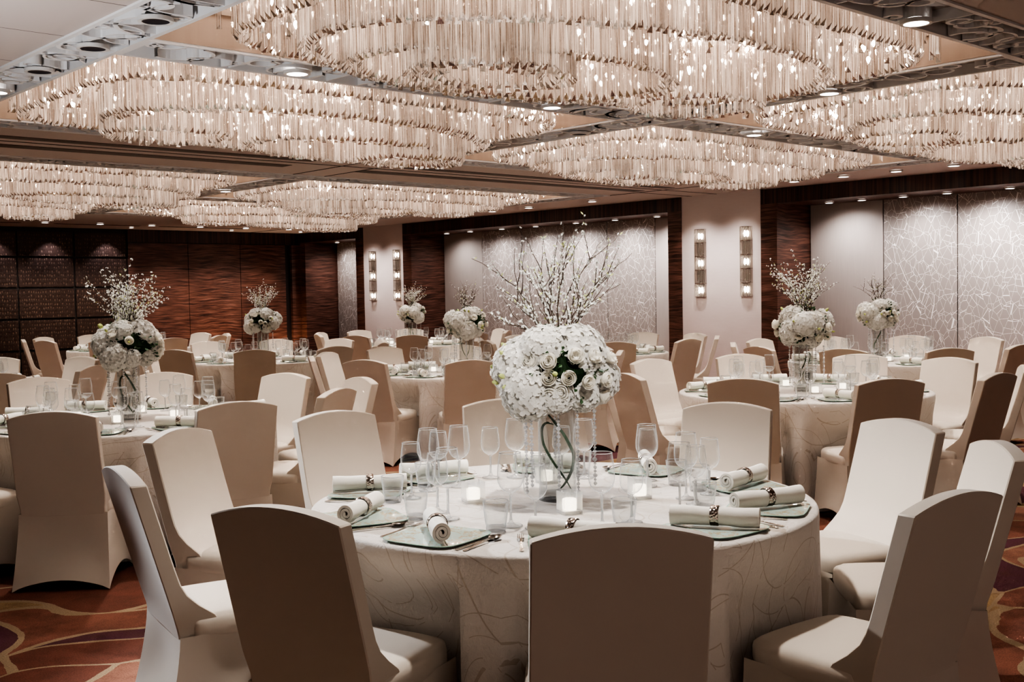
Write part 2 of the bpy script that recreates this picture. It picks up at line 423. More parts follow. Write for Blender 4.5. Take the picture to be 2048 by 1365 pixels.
# ------------------------------------------------------------------ the room
XW, YW, XL, YF, ZC = 13.34, 21.7, -3.4, -3.2, 2.925
DEP = .82
def build_room():
    b = MB(); b.box(XL - .3, YF - .3, -.1, XW + 1.4, YW + .3, 0)
    struct('floor', b.mesh('floor', M['carpet']))
    # --- right wall: plaster pillars, wood framed alcoves with fabric backs
    b = MB()
    for y0, y1 in ((9.43, 10.86), (17.85, 19.21)): b.box(XW, y0, 0, XW + .25, y1, ZC)
    b.box(XW + DEP + .06, YF, 0, XW + 1.3, YW, ZC)
    b.box(XW, YF, 0, XW + .3, 2.43, ZC)
    wr = struct('wall_right', b.mesh('wall_right', M['ivory']))
    ZH = 2.715
    alc = [(2.43, 9.43, [(-1, 9.15, 8.0, 'plain'), (0, 8.0, 6.95, 'lattice'), (0, 6.95, 5.9, 'lattice'), (0, 5.9, 4.85, 'lattice'), (0, 4.85, 3.8, 'lattice'), (0, 3.8, 2.7, 'plain')]),
           (10.86, 17.85, [(0, 17.57, 16.40, 'plain'), (0, 16.40, 15.28, 'lattice'), (0, 15.28, 14.2, 'lattice'), (0, 14.2, 13.14, 'lattice'), (0, 13.14, 12.07, 'lattice'), (0, 12.07, 11.13, 'plain')]),
           (19.21, 21.70, [(0, 21.4, 20.4, 'lattice'), (0, 20.4, 19.5, 'lattice')])]
    for y0, y1, panels in alc:
        b = MB(); b.box(XW - .012, y0, ZH, XW + .06, y1, ZC - .002)
        struct('alcove_header', b.mesh('alcove_header', M['zebra_v']), wr)
        b = MB(); b.box(XW + .06, y0, ZH, XW + DEP + .05, y1, ZH + .06)
        struct('alcove_soffit', b.mesh('alcove_soffit', M['zebra_h']), wr)
        for yy, w in ((y0, .26), (y1 - .27, .27)):
            b = MB(); b.box(XW - .012, yy, 0, XW + DEP + .05, yy + w, ZH)
            struct('alcove_jamb', b.mesh('alcove_jamb', M['zebra_h']), wr)
        b = MB(); b.box(XW + DEP, y0 + .26, 0, XW + DEP + .05, y1 - .27, .16)
        struct('alcove_skirting', b.mesh('alcove_skirting', M['zebra_h']), wr)
        for _, ya, yb, kind in panels:
            b = MB(); b.box(XW + DEP - .02, yb + .008, .16, XW + DEP + .03, ya - .008, ZH - .002)
            struct('plain_panel' if kind == 'plain' else 'lattice_panel', b.mesh(kind + '_panel', M[kind]), wr)
        b = MB(); b.box(XW + DEP + .028, y0, 0, XW + DEP + .055, y1, ZH)
        struct('panel_reveal', b.mesh('panel_reveal', M['dark']), wr)
    b = MB()
    for y0, y1 in ((2.43, 9.43), (10.86, 17.85), (19.21, 21.7)): b.box(XW - .02, y0, 0, XW + .02, y0 + .26, .15); b.box(XW - .02, y1 - .27, 0, XW + .02, y1, .15)
    for y0, y1 in ((9.43, 10.86), (17.85, 19.21)): b.box(XW - .02, y0, 0, XW + .01, y1, .15)
    struct('baseboard_right', b.mesh('baseboard_right', M['zebra_h']))
    # --- back wall: bronze panels, then veneer panels
    b = MB(); b.box(XL, YW + .03, 0, XW + 1.3, YW + .25, ZC)
    wb = struct('wall_back', b.mesh('wall_back', M['dark']))
    xs = [9.41 - 1.06 * k for k in range(12)]
    zs = [.0, .6, 1.19, 1.775, 2.36, 2.86]
    for k in range(7):
        for j in range(5):
            b = MB(); b.box(xs[k + 1] + .018, YW, zs[j] + .022, xs[k] - .02, YW + .04, zs[j + 1] - .022)
            struct('bronze_panel', b.mesh('bronze_panel', M['bronze']), wb)
    for x0, x1 in ((9.41, 10.69), (10.69, 11.88), (11.88, 12.98)):
        b = MB(); b.box(x0 + .006, YW - .02, .0, x1 - .006, YW + .04, 2.66)
        struct('veneer_panel', b.mesh('veneer_panel', M['zebra_h']), wb)
    b = MB(); b.box(9.41, YW - .035, 2.67, XW, YW + .04, ZC - .002)
    struct('veneer_frieze', b.mesh('veneer_frieze', M['zebra_v']), wb)
    b = MB(); b.box(13.12, YW - .05, 0, XW + DEP, YW + .04, 2.66)
    struct('veneer_post', b.mesh('veneer_post', M['zebra_h']), wb)
    b = MB(); b.box(XL - .2, YF - .2, 0, XL, YW + .3, ZC); struct('wall_left', b.mesh('wall_left', M['ivory']))
    b = MB(); b.box(4.0, YF - .2, 0, XW + 1.3, YF, ZC); struct('wall_front', b.mesh('wall_front', M['ivory']))  # unseen wall, stopped short so that world fill light enters

    # --- ceiling with coffers ringed by filigree
    blocks = [(2.30, 2.67, 12.13, 9.37), (2.30, 11.2, 12.13, 17.9)]
    xb = sorted({XL - .2, XW + 1.3, *[q for bl in blocks for q in (bl[0], bl[2])]})
    yb = sorted({YF - .2, YW + .3, *[q for bl in blocks for q in (bl[1], bl[3])]})
    b = MB()
    for i in range(len(xb) - 1):
        for j in range(len(yb) - 1):
            mx, my = (xb[i] + xb[i + 1]) / 2, (yb[j] + yb[j + 1]) / 2
            if any(bl[0] < mx < bl[2] and bl[1] < my < bl[3] for bl in blocks): continue
            b.box(xb[i], yb[j], ZC, xb[i + 1], yb[j + 1], ZC + .05)
    b.box(XL - .2, YF - .2, 3.62, XW + 1.3, YW + .3, 3.7)
    ce = struct('ceiling', b.mesh('ceiling', M['ceiling']))
    coffers = []
    for x0, y0, x1, y1 in blocks:
        xm0, xm1 = 6.83, 7.27
        ya, yb_ = y0 + .40, y1 - .37
        ym0 = (ya + yb_) / 2 - .22 + (-.02); ym1 = ym0 + .44
        strips = [(x0, y0, x0 + .37, y1), (x1 - .38, y0, x1, y1), (x0 + .37, y0, x1 - .38, ya), (x0 + .37, yb_, x1 - .38, y1),
                  (xm0, ya, xm1, yb_), (x0 + .37, ym0, xm0, ym1), (xm1, ym0, x1 - .38, ym1)]
        for k, (a, c, d, e) in enumerate(strips):
            filigree(a, c, d, e, ce, k)
        for a, d in ((x0 + .37, xm0), (xm1, x1 - .38)):
            for c, e in ((ya, ym0), (ym1, yb_)):
                coffers.append((a, c, d, e))
                bb = MB(); t = .03
                for z0, z1, o in ((ZC + .002, 3.05, -.004), (3.05, 3.12, .03), (3.12, 3.60, .010)):
                    bb.box(a - t - o, c - t, z0, a - o + .0, e + t, z1); bb.box(d + o, c - t, z0, d + t + o, e + t, z1)
                    bb.box(a - t, c - t - o, z0, d + t, c - o, z1); bb.box(a - t, e + o, z0, d + t, e + t + o, z1)
                struct('coffer_fascia', bb.mesh('coffer_fascia', M['fascia']), ce)
                bb = MB(); bb.box(a - .05, c - .05, 3.58, d + .05, e + .05, 3.61)
                struct('coffer_soffit', bb.mesh('coffer_soffit', M['ceiling']), ce)
    # air slots and joints in the plain bands
    def slab(name, x0, y0, x1, y1, m, z=.004):
        bb = MB(); bb.box(x0, y0, ZC - z, x1, y1, ZC + .002); struct(name, bb.mesh(name, M[m]), ce)
    for x0, x1 in ((-2, 6.35), (7.25, 12.0)):
        for y0, y1 in ((9.88, 10.04), (10.42, 10.62)): slab('air_slot', x0, y0, x1, y1, 'slot')
    slab('ceiling_joint', -3, 10.2, XW, 10.22, 'joint'); slab('ceiling_joint', 6.83, 9.37, 6.845, 11.2, 'joint'); slab('ceiling_joint', 7.25, 9.37, 7.265, 11.2, 'joint')
    slab('ceiling_joint', 12.13, 2.0, 12.16, 21.7, 'joint'); slab('ceiling_joint', -3, 2.30, XW, 2.335, 'joint')
    for y in (9.37, 10.66, 4.6): slab('ceiling_joint', 12.13, y, XW, y + .015, 'joint')
    for x0, x1 in ((5.6, 7.0), (7.6, 9.2), (9.6, 11.4)): slab('air_slot', x0, 20.55, x1, 20.68, 'slot')
    return coffers

def filigree(x0, y0, x1, y1, parent, seed):
    r = random.Random(seed * 7 + int(x0 * 10) + int(y0 * 10))
    b = MB(); zt, zb = ZC + .055, ZC - .012
    lw = .03
    b.box(x0, y0, zb, x1, y0 + lw, zt); b.box(x0, y1 - lw, zb, x1, y1, zt)
    b.box(x0, y0 + lw, zb, x0 + lw, y1 - lw, zt); b.box(x1 - lw, y0 + lw, zb, x1, y1 - lw, zt)
    ax = (x1 - x0) > (y1 - y0); L = max(x1 - x0, y1 - y0); W = min(x1 - x0, y1 - y0)
    n = int(L / .78)
    for k in range(1, n + 1):
        q = k * L / (n + 1)
        if ax: b.box(x0 + q - .006, y0 + lw, zb + .004, x0 + q + .006, y1 - lw, zt)
        else: b.box(x0 + lw, y0 + q - .006, zb + .004, x1 - lw, y0 + q + .006, zt)
    def arc(cx, cy, rad, wd, a0=0, a1=TAU, z0=zb + .003):
        m = max(8, int(abs(a1 - a0) * 5)); prev = None
        for i in range(m + 1):
            w = a0 + (a1 - a0) * i / m
            p = (cx + rad * cos(w), cy + rad * sin(w)); q = (cx + (rad - wd) * cos(w), cy + (rad - wd) * sin(w))
            ins = x0 + lw * .6 < p[0] < x1 - lw * .6 and y0 + lw * .6 < p[1] < y1 - lw * .6
            if prev and ins and prev[2]:
                a, c = prev[0], prev[1]
                b.quad((*a, z0), (*p, z0), (*q, z0), (*c, z0)); b.quad((*a, z0), (*a, zt), (*p, zt), (*p, z0)); b.quad((*c, z0), (*q, z0), (*q, zt), (*c, zt))
            prev = (p, q, ins)
    m = int(L / .115)
    for k in range(m):
        u = (k + r.random()) * L / m; v = r.uniform(.05, W - .05)
        cx, cy = (x0 + u, y0 + v) if ax else (x0 + v, y0 + u)
        rad = r.choice((.05, .07, .10, .14, .18, .24))
        arc(cx, cy, rad, r.uniform(.012, .026), 0, TAU) if rad < .15 else arc(cx, cy, rad, r.uniform(.014, .03), r.uniform(0, TAU), r.uniform(8, 11))
    struct('filigree_band', b.mesh('filigree_band', M['filigree']), parent)
    b = MB(); b.box(x0, y0, ZC + .055, x1, y1, ZC + .075)
    struct('filigree_backing', b.mesh('filigree_backing', M['filigree_back']), parent)

COFFERS = build_room()

# ------------------------------------------------------------------ downlights
def mk_downlight(r, lit, proud=.02):
    b = MB(); b.lathe([(r * 1.28, 0), (r * 1.28, -proud), (r, -proud), (r * .96, 0)], 28)
    ring = b.mesh('trim_ring', M['white_metal'], 40)
    b = MB(); b.lathe([(r * .99, -proud + .002), (r * .8, -proud + .005), (r * .3, -proud + .008), (.001, -proud + .009)], 28, 0)
    return ring, b.mesh('lens', M['lamp_on' if lit else 'lamp_off'], 60)
DL = {}
def downlight(x, y, z, r, lit, label, group):
    k = (r, lit)
    if k not in DL: DL[k] = mk_downlight(r, lit)
    t = thing('downlight', label, 'ceiling light', (x, y, z), 0, group)
    obj('trim_ring', DL[k][0], t); obj('lens', DL[k][1], t)
    return t
def ordinal(k): return ('first', 'second', 'third', 'fourth', 'fifth', 'sixth', 'seventh', 'eighth', 'ninth', 'tenth', 'eleventh', 'twelfth')[k]
for k, (x, y, lit) in enumerate(((2.48, 5.30, 0), (2.48, 6.08, 0), (2.48, 6.88, 0), (2.50, 7.72, 1))):
    downlight(x, y, ZC - .014, .067, lit, f'{"lit" if lit else "dark"} round spotlight in the white filigree band, {ordinal(k)} from the top edge', 'filigree spotlights')
for x, y, lit, lab in ((3.72, 6.02, 1, 'lit adjustable spotlight in the filigree cross band beside the left crystal cluster'),
                       (5.88, 6.0, 1, 'lit spotlight in the filigree cross band under the biggest crystal cluster'),
                       (7.05, 4.40, 1, 'bright lit spotlight in the filigree band beyond the biggest crystal cluster'),
                       (7.05, 5.22, 0, 'dark spotlight in the filigree band past the bright spotlight'),
                       (7.05, 6.86, 0, 'dark round spotlight in the middle filigree band, nearer of the dark pair'),
                       (7.05, 8.40, 0, 'dark round spotlight in the middle filigree band by the ceiling crossing'),
                       (7.05, 11.85, 0, 'dark spotlight in the filigree band of the rear ceiling bay'),
                       (8.39, 6.0, 1, 'lit spotlight partly hidden behind the right crystal cluster'),
                       (7.05, 13.2, 1, 'lit spotlight between the two rear crystal clusters'),
                       (5.55, 2.95, 1, 'drum shaped spotlight in the dark filigree band at top right')):
    downlight(x, y, ZC - .014, .064, lit, lab, 'filigree spotlights')
for k in range(6):
    downlight(7.28 + .98 * k, 20.18, ZC - .003, .06, 1, f'small lit downlight over the rear wall, {ordinal(k)} in its row from the left', 'rear wall downlights')
for k, (x, y) in enumerate(((9.18, 20.95), (11.3, 20.95), (12.9, 20.9))):
    downlight(x, y, ZC - .003, .04, 1, f'tiny downlight close to the rear wall, {ordinal(k)} from the left', 'rear wall downlights')
for k, y in enumerate((6.22, 6.94, 7.65, 8.37, 11.98, 13.4, 14.3, 15.2)):
    downlight(12.57, y, ZC - .003, .06, 1, f'small lit downlight in the ceiling strip by the alcoves, {ordinal(k)} from the right', 'alcove strip downlights')
k = 0
for ys, nm in (((5.2, 6.1, 6.9, 7.5, 8.1, 8.6), 'right lattice alcove'), ((11.7, 12.6, 13.5, 14.5, 15.4, 16.3, 17.0), 'middle lattice alcove'), ((19.9, 20.8), 'far corner alcove')):
    for k, y in enumerate(ys):
        downlight(XW + .42, y, 2.713, .05, 1, f'small recessed downlight in the soffit of the {nm}, {ordinal(k)} from the right', 'alcove soffit downlights')

# ------------------------------------------------------------------ wall sconces
def mk_sconce():
    rad, parts = .095, []
    b = MB(); b.box(-.012, -.07, 0, 0, .07, 1.0); parts.append(('back_plate', b.mesh('back_plate', M['chrome'])))
    for k in range(5):
        z0 = k * .2; lit = k % 2 == 0
        b = MB(); n = 13 if not lit else 15
        for q in range(n):
            a = pi / 2 + pi * (q + .5) / n
            x, y = rad * cos(a), rad * sin(a)
            m = 12
            prof = []
            for j in range(m):
                zz = z0 + .008 + j * (.184 / m)
                prof += [(.0025, zz), (.0085, zz + .184 / m * .5)]
            prof.append((.002, z0 + .192))
            b.lathe(prof, 4, 0, c=(x, y, 0))
        parts.append(('crystal_tier', b.mesh('crystal_tier', M['sconce_crystal'])))
        for zz in (z0 + .003, z0 + .197):
            b = MB(); b.tube([(rad * 1.03 * cos(pi / 2 + pi * i / 14), rad * 1.03 * sin(pi / 2 + pi * i / 14), zz) for i in range(15)], .004, 5)
            parts.append(('tier_hoop', b.mesh('tier_hoop', M['chrome'], 50)))
        if lit:
            b = MB(); b.lathe([(.001, -.045), (.013, -.035), (.018, 0), (.013, .035), (.001, .045)], 12, 0, c=(-.045, 0, z0 + .1))
            parts.append(('bulb', b.mesh('bulb', M['sconce_bulb'], 180)))
    return parts
t = NT('sconce_crystal_strand')
tr = t.n('ShaderNodeBsdfTransparent', {'Color': (.97, .95, .93)})
gl = t.n('ShaderNodeBsdfGlossy', {'Color': (1, .96, .92), 'Roughness': .12})
tl = t.n('ShaderNodeBsdfTranslucent', {'Color': (.9, .84, .78)})
m1 = t.n('ShaderNodeMixShader', {0: .72, 1: gl.outputs[0], 2: tl.outputs[0]})
m2 = t.n('ShaderNodeMixShader', {0: .72, 1: tr.outputs[0], 2: m1.outputs[0]})
t.t.links.new(m2.outputs[0], t.out.inputs[0])
M['sconce_crystal'] = t.m
SCP = mk_sconce()
for y, lab in ((10.50, 'crystal bead sconce on the nearer pale pillar, the one on the left'), (9.68, 'crystal bead sconce on the nearer pale pillar, the one on the right'),
               (18.86, 'crystal bead sconce on the far pale pillar, the one on the left'), (18.04, 'crystal bead sconce on the far pale pillar, the one on the right')):
    s = thing('wall_sconce', lab, 'wall lamp', (XW - .001, y, 1.42), 0, 'crystal bead wall sconces')
    tier = s
    for n, me in SCP:
        o = obj(n, me, s if n in ('back_plate', 'crystal_tier') else tier)
        if n == 'crystal_tier': tier = o

# ------------------------------------------------------------------ chandeliers
def mk_prism(L, w):
    """hanging three-sided prism, its foot cut on the slant; top at z=0, sharp edge toward -y"""
    h = w / 2; a = w * .62; c = w * .32
    v = [(-h, c, 0), (h, c, 0), (0, -a, 0), (-h, c, -L - .030), (h, c, -L - .030), (0, -a, -L + .004), (0, 0, .014)]
    f = [(0, 1, 4, 3), (1, 2, 5, 4), (2, 0, 3, 5), (3, 4, 5), (0, 6, 1), (1, 6, 2), (2, 6, 0)]
    return v, f
TIP = [0, 0, 0, 1, 0, 0, 0]
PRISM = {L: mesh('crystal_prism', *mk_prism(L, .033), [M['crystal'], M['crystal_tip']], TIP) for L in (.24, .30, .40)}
PVF = {L: mk_prism(L, .033) for L in (.24, .30, .40)}
bb = MB(); bb.lathe([(.001, .02), (.012, .012), (.016, 0), (.010, -.02), (.001, -.034)], 8)
BULB = bb.mesh('bulb', M['bulb'], 180)

def closed_rows(fn, rows, gap):
    """points spaced along a closed curve fn(w, off) for each row offset"""
    out = []
    for ri, off in enumerate(rows):
        pts = [fn(TAU * i / 720, off) for i in range(721)]
        acc = gap * (.5 if ri % 2 else 0); 
        for i in range(720):
            d = hypot(pts[i + 1][0] - pts[i][0], pts[i + 1][1] - pts[i][1]); acc += d
            if acc >= gap:
                acc -= gap
                out.append((*pts[i], atan2(pts[i + 1][1] - pts[i][1], pts[i + 1][0] - pts[i][0]) + (pi if ri % 2 else 0)))
    return out

def chandelier(a, c, d, e, label, flip):
    cx, cy = (a + d) / 2, (c + e) / 2
    hx, hy = (d - a) / 2, (e - c) / 2
    rr = random.Random(int(a * 31 + c * 17))
    root = thing('chandelier', label, 'chandelier', (cx, cy, 3.58), 0, 'crystal prism chandeliers in the ceiling coffers')
    b = MB(); b.box(-hx + .12, -hy + .12, -.03, hx - .12, hy - .12, 0)
    obj('mounting_plate', b.mesh('mounting_plate', M['chrome']), root)
    items = []                                                      # (x, y, ztip, rot, L)
    sx = -1 if flip else 1
    def sup(w, off, A=hx - .16, B=hy - .16, p=5.0):
        ca, sa = cos(w), sin(w)
        k = (abs(ca) ** p + abs(sa) ** p) ** (-1 / p)
        return ((A - off) * k * ca, (B - off) * k * sa)
    def ell(ox, oy, A, B, tilt=0.0, wav=0.0):
        def fn(w, off):
            r_ = 1 + wav * sin(2 * w + .6)
            x, y = (A - off) * r_ * cos(w), (B - off) * r_ * sin(w)
            return (sx * (ox + x * cos(tilt) - y * sin(tilt)), oy + x * sin(tilt) + y * cos(tilt))
        return fn
    for x, y, w in closed_rows(sup, (0, .04), .050): items.append((x, y, 2.875, w, .40))
    for x, y, w in closed_rows(ell(.10, 0, hx - .42, hy - .34, .06, .05), (0, .042, .084), .047): items.append((x, y, 2.775, w, .40))
    for x, y, w in closed_rows(ell(.55, .10, 1.02, .62, .12), (0, .042, .084), .047): items.append((x, y, 2.70, w, .30))
    for x, y, w in closed_rows(ell(.95, -.12, .48, .36, 0), (0, .05, .10, .17), .047): items.append((x, y, 2.62, w, .30))
    for x, y, w in closed_rows(ell(-1.05, .15, .46, .40, 0), (0, .05), .047): items.append((x, y, 2.70, w, .30))
    for k in range(520):
        x, y = rr.uniform(-hx + .2, hx - .2), rr.uniform(-hy + .2, hy - .2)
        items.append((x, y, rr.uniform(2.88, 3.05), rr.uniform(0, TAU), .30))
    items.sort(key=lambda q: hypot(q[0] + cx, q[1] + cy) - (3 if q[2] < 2.8 else 0))
    items = [(x, y, z + rr.uniform(-.012, .012), w + rr.uniform(-.22, .22), L) for x, y, z, w, L in items]
    for x, y, z, w, L in items[:90]:
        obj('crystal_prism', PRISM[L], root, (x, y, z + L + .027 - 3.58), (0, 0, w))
    b = MB()
    for x, y, z, w, L in items[90:]:
        v, f = PVF[L]; zz = z + L + .027 - 3.58; ca, sa = cos(w), sin(w)
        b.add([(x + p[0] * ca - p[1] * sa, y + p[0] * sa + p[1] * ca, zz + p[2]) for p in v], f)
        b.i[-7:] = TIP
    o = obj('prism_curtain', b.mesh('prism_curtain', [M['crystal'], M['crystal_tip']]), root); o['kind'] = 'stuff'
    b = MB()
    for k in range(260):
        x, y, z, w, L = items[90 + (k * 37) % (len(items) - 90)]
        b.tube([(x, y, z + L + .03 - 3.58), (x, y, -.02)], .0012, 3)
    obj('hanging_wires', b.mesh('hanging_wires', M['chrome']), root)
    for k in range(230):  # small glowing bulbs, their number raised to imitate sparkle in the crystals
        x, y = rr.uniform(-hx + .22, hx - .22), rr.uniform(-hy + .2, hy - .2)
        q = items[rr.randrange(len(items))]; x, y = q[0] * .93 + rr.uniform(-.06, .06), q[1] * .9 + rr.uniform(-.06, .06)
        obj('bulb', BULB, root, (x, y, rr.uniform(2.93, 3.2) - 3.58), (0, 0, 0), rr.uniform(.5, .85))
CH_LAB = ['biggest crystal chandelier at top centre above the nearest table',
          'crystal chandelier over the left front table, beside the white filigree band',
          'crystal chandelier at the right edge in front of the lattice alcove',
          'crystal chandelier hanging in front of the near sconce pillar',
          'crystal chandelier of the rear bay, nearer one at the left edge',
          'crystal chandelier of the rear bay, lowest one at the left edge',
          'crystal chandelier of the rear bay, nearer one at picture centre',
          'crystal chandelier of the rear bay, farthest one, left of the far sconces']
for k, cf in enumerate(COFFERS): chandelier(*cf, CH_LAB[k], k in (0, 3, 5, 6))

# ------------------------------------------------------------------ chair with stretch cover
def mk_chair():
    W = .225
    zt = lambda x: .958 - .036 * (abs(x) / W) ** 2.0
    yc = lambda z: -.205 - .155 * max(0, (z - .40)) / .55
    nx, nz = 12, 14
    v, f = [], []
    def side(sgn):
        base = len(v)
        for j in range(nz + 1):
            for i in range(nx + 1):
                x = W * (2 * i / nx - 1); z0 = .385
                z = z0 + (zt(x) - z0) * j / nz
                y = yc(z) + sgn * .028
                if sgn > 0: y += .10 * exp(-((z - .43) / .075) ** 2) if z > .43 else .10
                else: y += .012 * (1 - (x / W) ** 2) * sin(pi * j / nz)
                xx = x * (1.0 + .018 * (1 - j / nz) - .05 * min(1, max(0, (.49 - z) / .07)))
                v.append((xx, y, z))
        return base
    A = side(-1); B = side(1); w = nx + 1
    for j in range(nz):
        for i in range(nx):
            f.append((A + j * w + i, A + j * w + i + 1, A + (j + 1) * w + i + 1, A + (j + 1) * w + i))
            f.append((B + j * w + i, B + (j + 1) * w + i, B + (j + 1) * w + i + 1, B + j * w + i + 1))
        f.append((A + j * w, A + (j + 1) * w, B + (j + 1) * w, B + j * w))
        f.append((A + j * w + nx, B + j * w + nx, B + (j + 1) * w + nx, A + (j + 1) * w + nx))
    for i in range(nx):
        f.append((A + nz * w + i, A + nz * w + i + 1, B + nz * w + i + 1, B + nz * w + i))
        f.append((A + i, B + i, B + i + 1, A + i + 1))
    me = bake(mesh('backrest', v, f, M['chair']), ('BEVEL', dict(width=.004, segments=1, limit_method='ANGLE', angle_limit=radians(50))))
    me.shade_smooth(); me.set_sharp_from_angle(angle=radians(30))
    back = me
    # seat
    v, f = [], []; nx, ny = 10, 8
    def hw(y): return .228 - .012 * max(0, y) / .2
    for z, cr in ((.375, 0), (.46, .016)):
        for j in range(ny + 1):
            y = -.19 + .405 * j / ny
            for i in range(nx + 1):
                u = 2 * i / nx - 1
                cfr = 1 - .14 * max(0, (y - .14) / .08) ** 2
                v.append((hw(y) * u * cfr, y - (.012 * u * u if j == ny else 0), z + cr * (1 - u ** 4) * (1 - (2 * j / ny - 1) ** 4)))
    w = nx + 1; n = w * (ny + 1)
    for j in range(ny):
        for i in range(nx):
            a = j * w + i
            f.append((a, a + w, a + w + 1, a + 1)); f.append((n + a, n + a + 1, n + a + w + 1, n + a + w))
        f.append((j * w, n + j * w, n + (j + 1) * w, (j + 1) * w)); f.append((j * w + nx, (j + 1) * w + nx, n + (j + 1) * w + nx, n + j * w + nx))
    for i in range(nx):
        f.append((i, i + 1, n + i + 1, n + i)); a = ny * w + i; f.append((a, n + a, n + a + 1, a + 1))
    me = bake(mesh('seat', v, f, M['chair']), ('BEVEL', dict(width=.026, segments=3, limit_method='ANGLE', angle_limit=radians(50))))
    me.shade_smooth(); me.set_sharp_from_angle(angle=radians(70)); seat = me
    # skirt, drawn taut to four feet
    def ring(x0, x1, y0, y1, x0r, x1r, n=14):
        pts = []
        cs = [(-x1, y1), (-x0r, y0), (x0r, y0), (x1, y1)]           # front left, rear left, rear right, front right
        for k in range(4):
            p, q = cs[k], cs[(k + 1) % 4]
            for i in range(n): pts.append((p[0] + (q[0] - p[0]) * i / n, p[1] + (q[1] - p[1]) * i / n, k, i / n))
        return pts
    top = ring(0, .219, -.2335, .211, .2295, 0); bot = ring(0, .243, -.315, .232, .25, 0)
    lev = 10; v, f = [], []; m = len(top)
    for j in range(lev + 1):
        t = j / lev
        for a, b_ in zip(top, bot):
            arch = sin(pi * b_[3]) ** .75
            hem = (.055 if b_[2] == 1 else .085 if b_[2] in (0, 2) else .10) * arch + .004
            z = .40 + (hem - .40) * t
            s = t ** 1.45
            x = a[0] + (b_[0] - a[0]) * s; y = a[1] + (b_[1] - a[1]) * s
            pinch = .022 * sin(pi * b_[3]) * sin(pi * t) ** 1.2
            if b_[2] == 1: y += pinch * 1.3
            elif b_[2] == 3: y -= pinch
            elif b_[2] == 0: x += pinch
            else: x -= pinch
            v.append((x, y, z))
    for j in range(lev):
        for i in range(m):
            i2 = (i + 1) % m
            f.append((j * m + i, j * m + i2, (j + 1) * m + i2, (j + 1) * m + i))
    sk = mesh('skirt', v, f, M['chair'], smooth=50)
    return back, seat, sk
CH_BACK, CH_SEAT, CH_SKIRT = mk_chair()

# ------------------------------------------------------------------ tables and cloths
R_T, Z_T = .925, .757
def mk_cloth(seed, seats):
    """seats: (x, y, heading) of the chairs, relative to the table, that press the skirt in"""
    r = random.Random(seed); ph = [r.uniform(0, TAU) for _ in range(4)]; n = 180
    prof = [(0.0, Z_T)] + [(q, Z_T) for q in (.2, .4, .6, .78, .88)] + [(R_T - .010, Z_T), (R_T - .002, Z_T - .004), (R_T + .002, Z_T - .014), (R_T + .003, Z_T - .035)]
    zs = [.69, .65, .61, .57, .53, .49, .45, .40, .34, .27, .20, .13, .07, .012]
    v, f, uv = [], [], []
    def put(rad, z, w, u): v.append((rad * cos(w), rad * sin(w), z)); uv.append((u * cos(w), u * sin(w)))
    def press(rad, z, w):
        amt = min(1, max(0, (.70 - z) / .17)); best = rad
        for sx, sy, hd in seats:
            ch, sh = cos(hd), sin(hd)
            lim = .262
            for q in range(22):
                rr_ = rad - .012 * q
                dx, dy = rr_ * cos(w) - sx, rr_ * sin(w) - sy
                ly = dx * ch + dy * sh; lx = abs(-dx * sh + dy * ch)
                k = min(1, max(0, (.36 - lx) / .09))
                if ly >= lim * k - (1 - k): break
            best = min(best, rr_)
        return rad + (best - rad) * amt
    put(0, Z_T, 0, 0)
    for rad, z in prof[1:]:
        for q in range(n): put(rad, z, TAU * q / n, rad + max(0, Z_T - z))
    for z in zs:
        d = (Z_T - z) / Z_T
        for q in range(n):
            w = TAU * q / n
            k = sin(8 * w + ph[0]) * .45 + sin(13 * w + ph[1]) * .35 + sin(21 * w + ph[2]) * .2
            rad = R_T + .001 + d ** 1.15 * (.018 + .036 * k)
            put(press(rad, z, w), z, w, R_T + Z_T - z)
    rows = len(prof) - 1 + len(zs)
    for q in range(n): f.append((0, 1 + q, 1 + (q + 1) % n))
    for j in range(rows - 1):
        for q in range(n):
            q2 = (q + 1) % n
            f.append((1 + j * n + q, 1 + (j + 1) * n + q, 1 + (j + 1) * n + q2, 1 + j * n + q2))
    return mesh('tablecloth', v, f, M['linen'], smooth=180, uv=uv)
b = MB(); b.lathe([(.001, .75), (.90, .75), (.905, .74), (.90, .725), (.001, .725)], 48); TOP_ME = b.mesh('tabletop', M['plank'], 40)
LEG_ME = []
for k in range(4):
    a = pi / 4 + k * pi / 2; b = MB(); b.tube([(.5 * cos(a), .5 * sin(a), .73), (.56 * cos(a), .56 * sin(a), 0)], .016, 8)
    LEG_ME.append(b.mesh('leg', M['chrome'], 40))

# ------------------------------------------------------------------ table ware
def mk_wine(hh, rmax, rrim, rfoot):
    zb = hh * .455                                                    # bowl starts
    b = MB()
    prof = [(rfoot, .0015), (rfoot * .96, .004), (rfoot * .5, .007), (.008, .014), (.0042, .03), (.0038, zb * .6), (.0045, zb * .93), (.009, zb)]
    for u, q in ((.03, .36), (.08, .62), (.16, .82), (.27, .96), (.38, 1.0), (.52, .99), (.68, .945), (.84, .88), (1.0, rrim / rmax)):
        prof.append((rmax * q, zb + (hh - zb) * u))
    b.lathe(prof, 26)
    b.disc(rfoot * .99, .0015, 26, 0, flip=True)
    b.tube([(rrim * cos(TAU * q / 26), rrim * sin(TAU * q / 26), hh) for q in range(27)], .0014, 5, 1, False)
    b.tube([(rfoot * cos(TAU * q / 26), rfoot * sin(TAU * q / 26), .0025) for q in range(27)], .0016, 5, 1, False)
    b.lathe([(.0042, .02), (.0037, zb * .6), (.0044, zb * .95)], 8, 1)
    return b.mesh('wine_glass', [M['glass'], M['rim']], 180)
WINE_L = mk_wine(.245, .0440, .0355, .038)
WINE_S = mk_wine(.212, .0395, .032, .035)
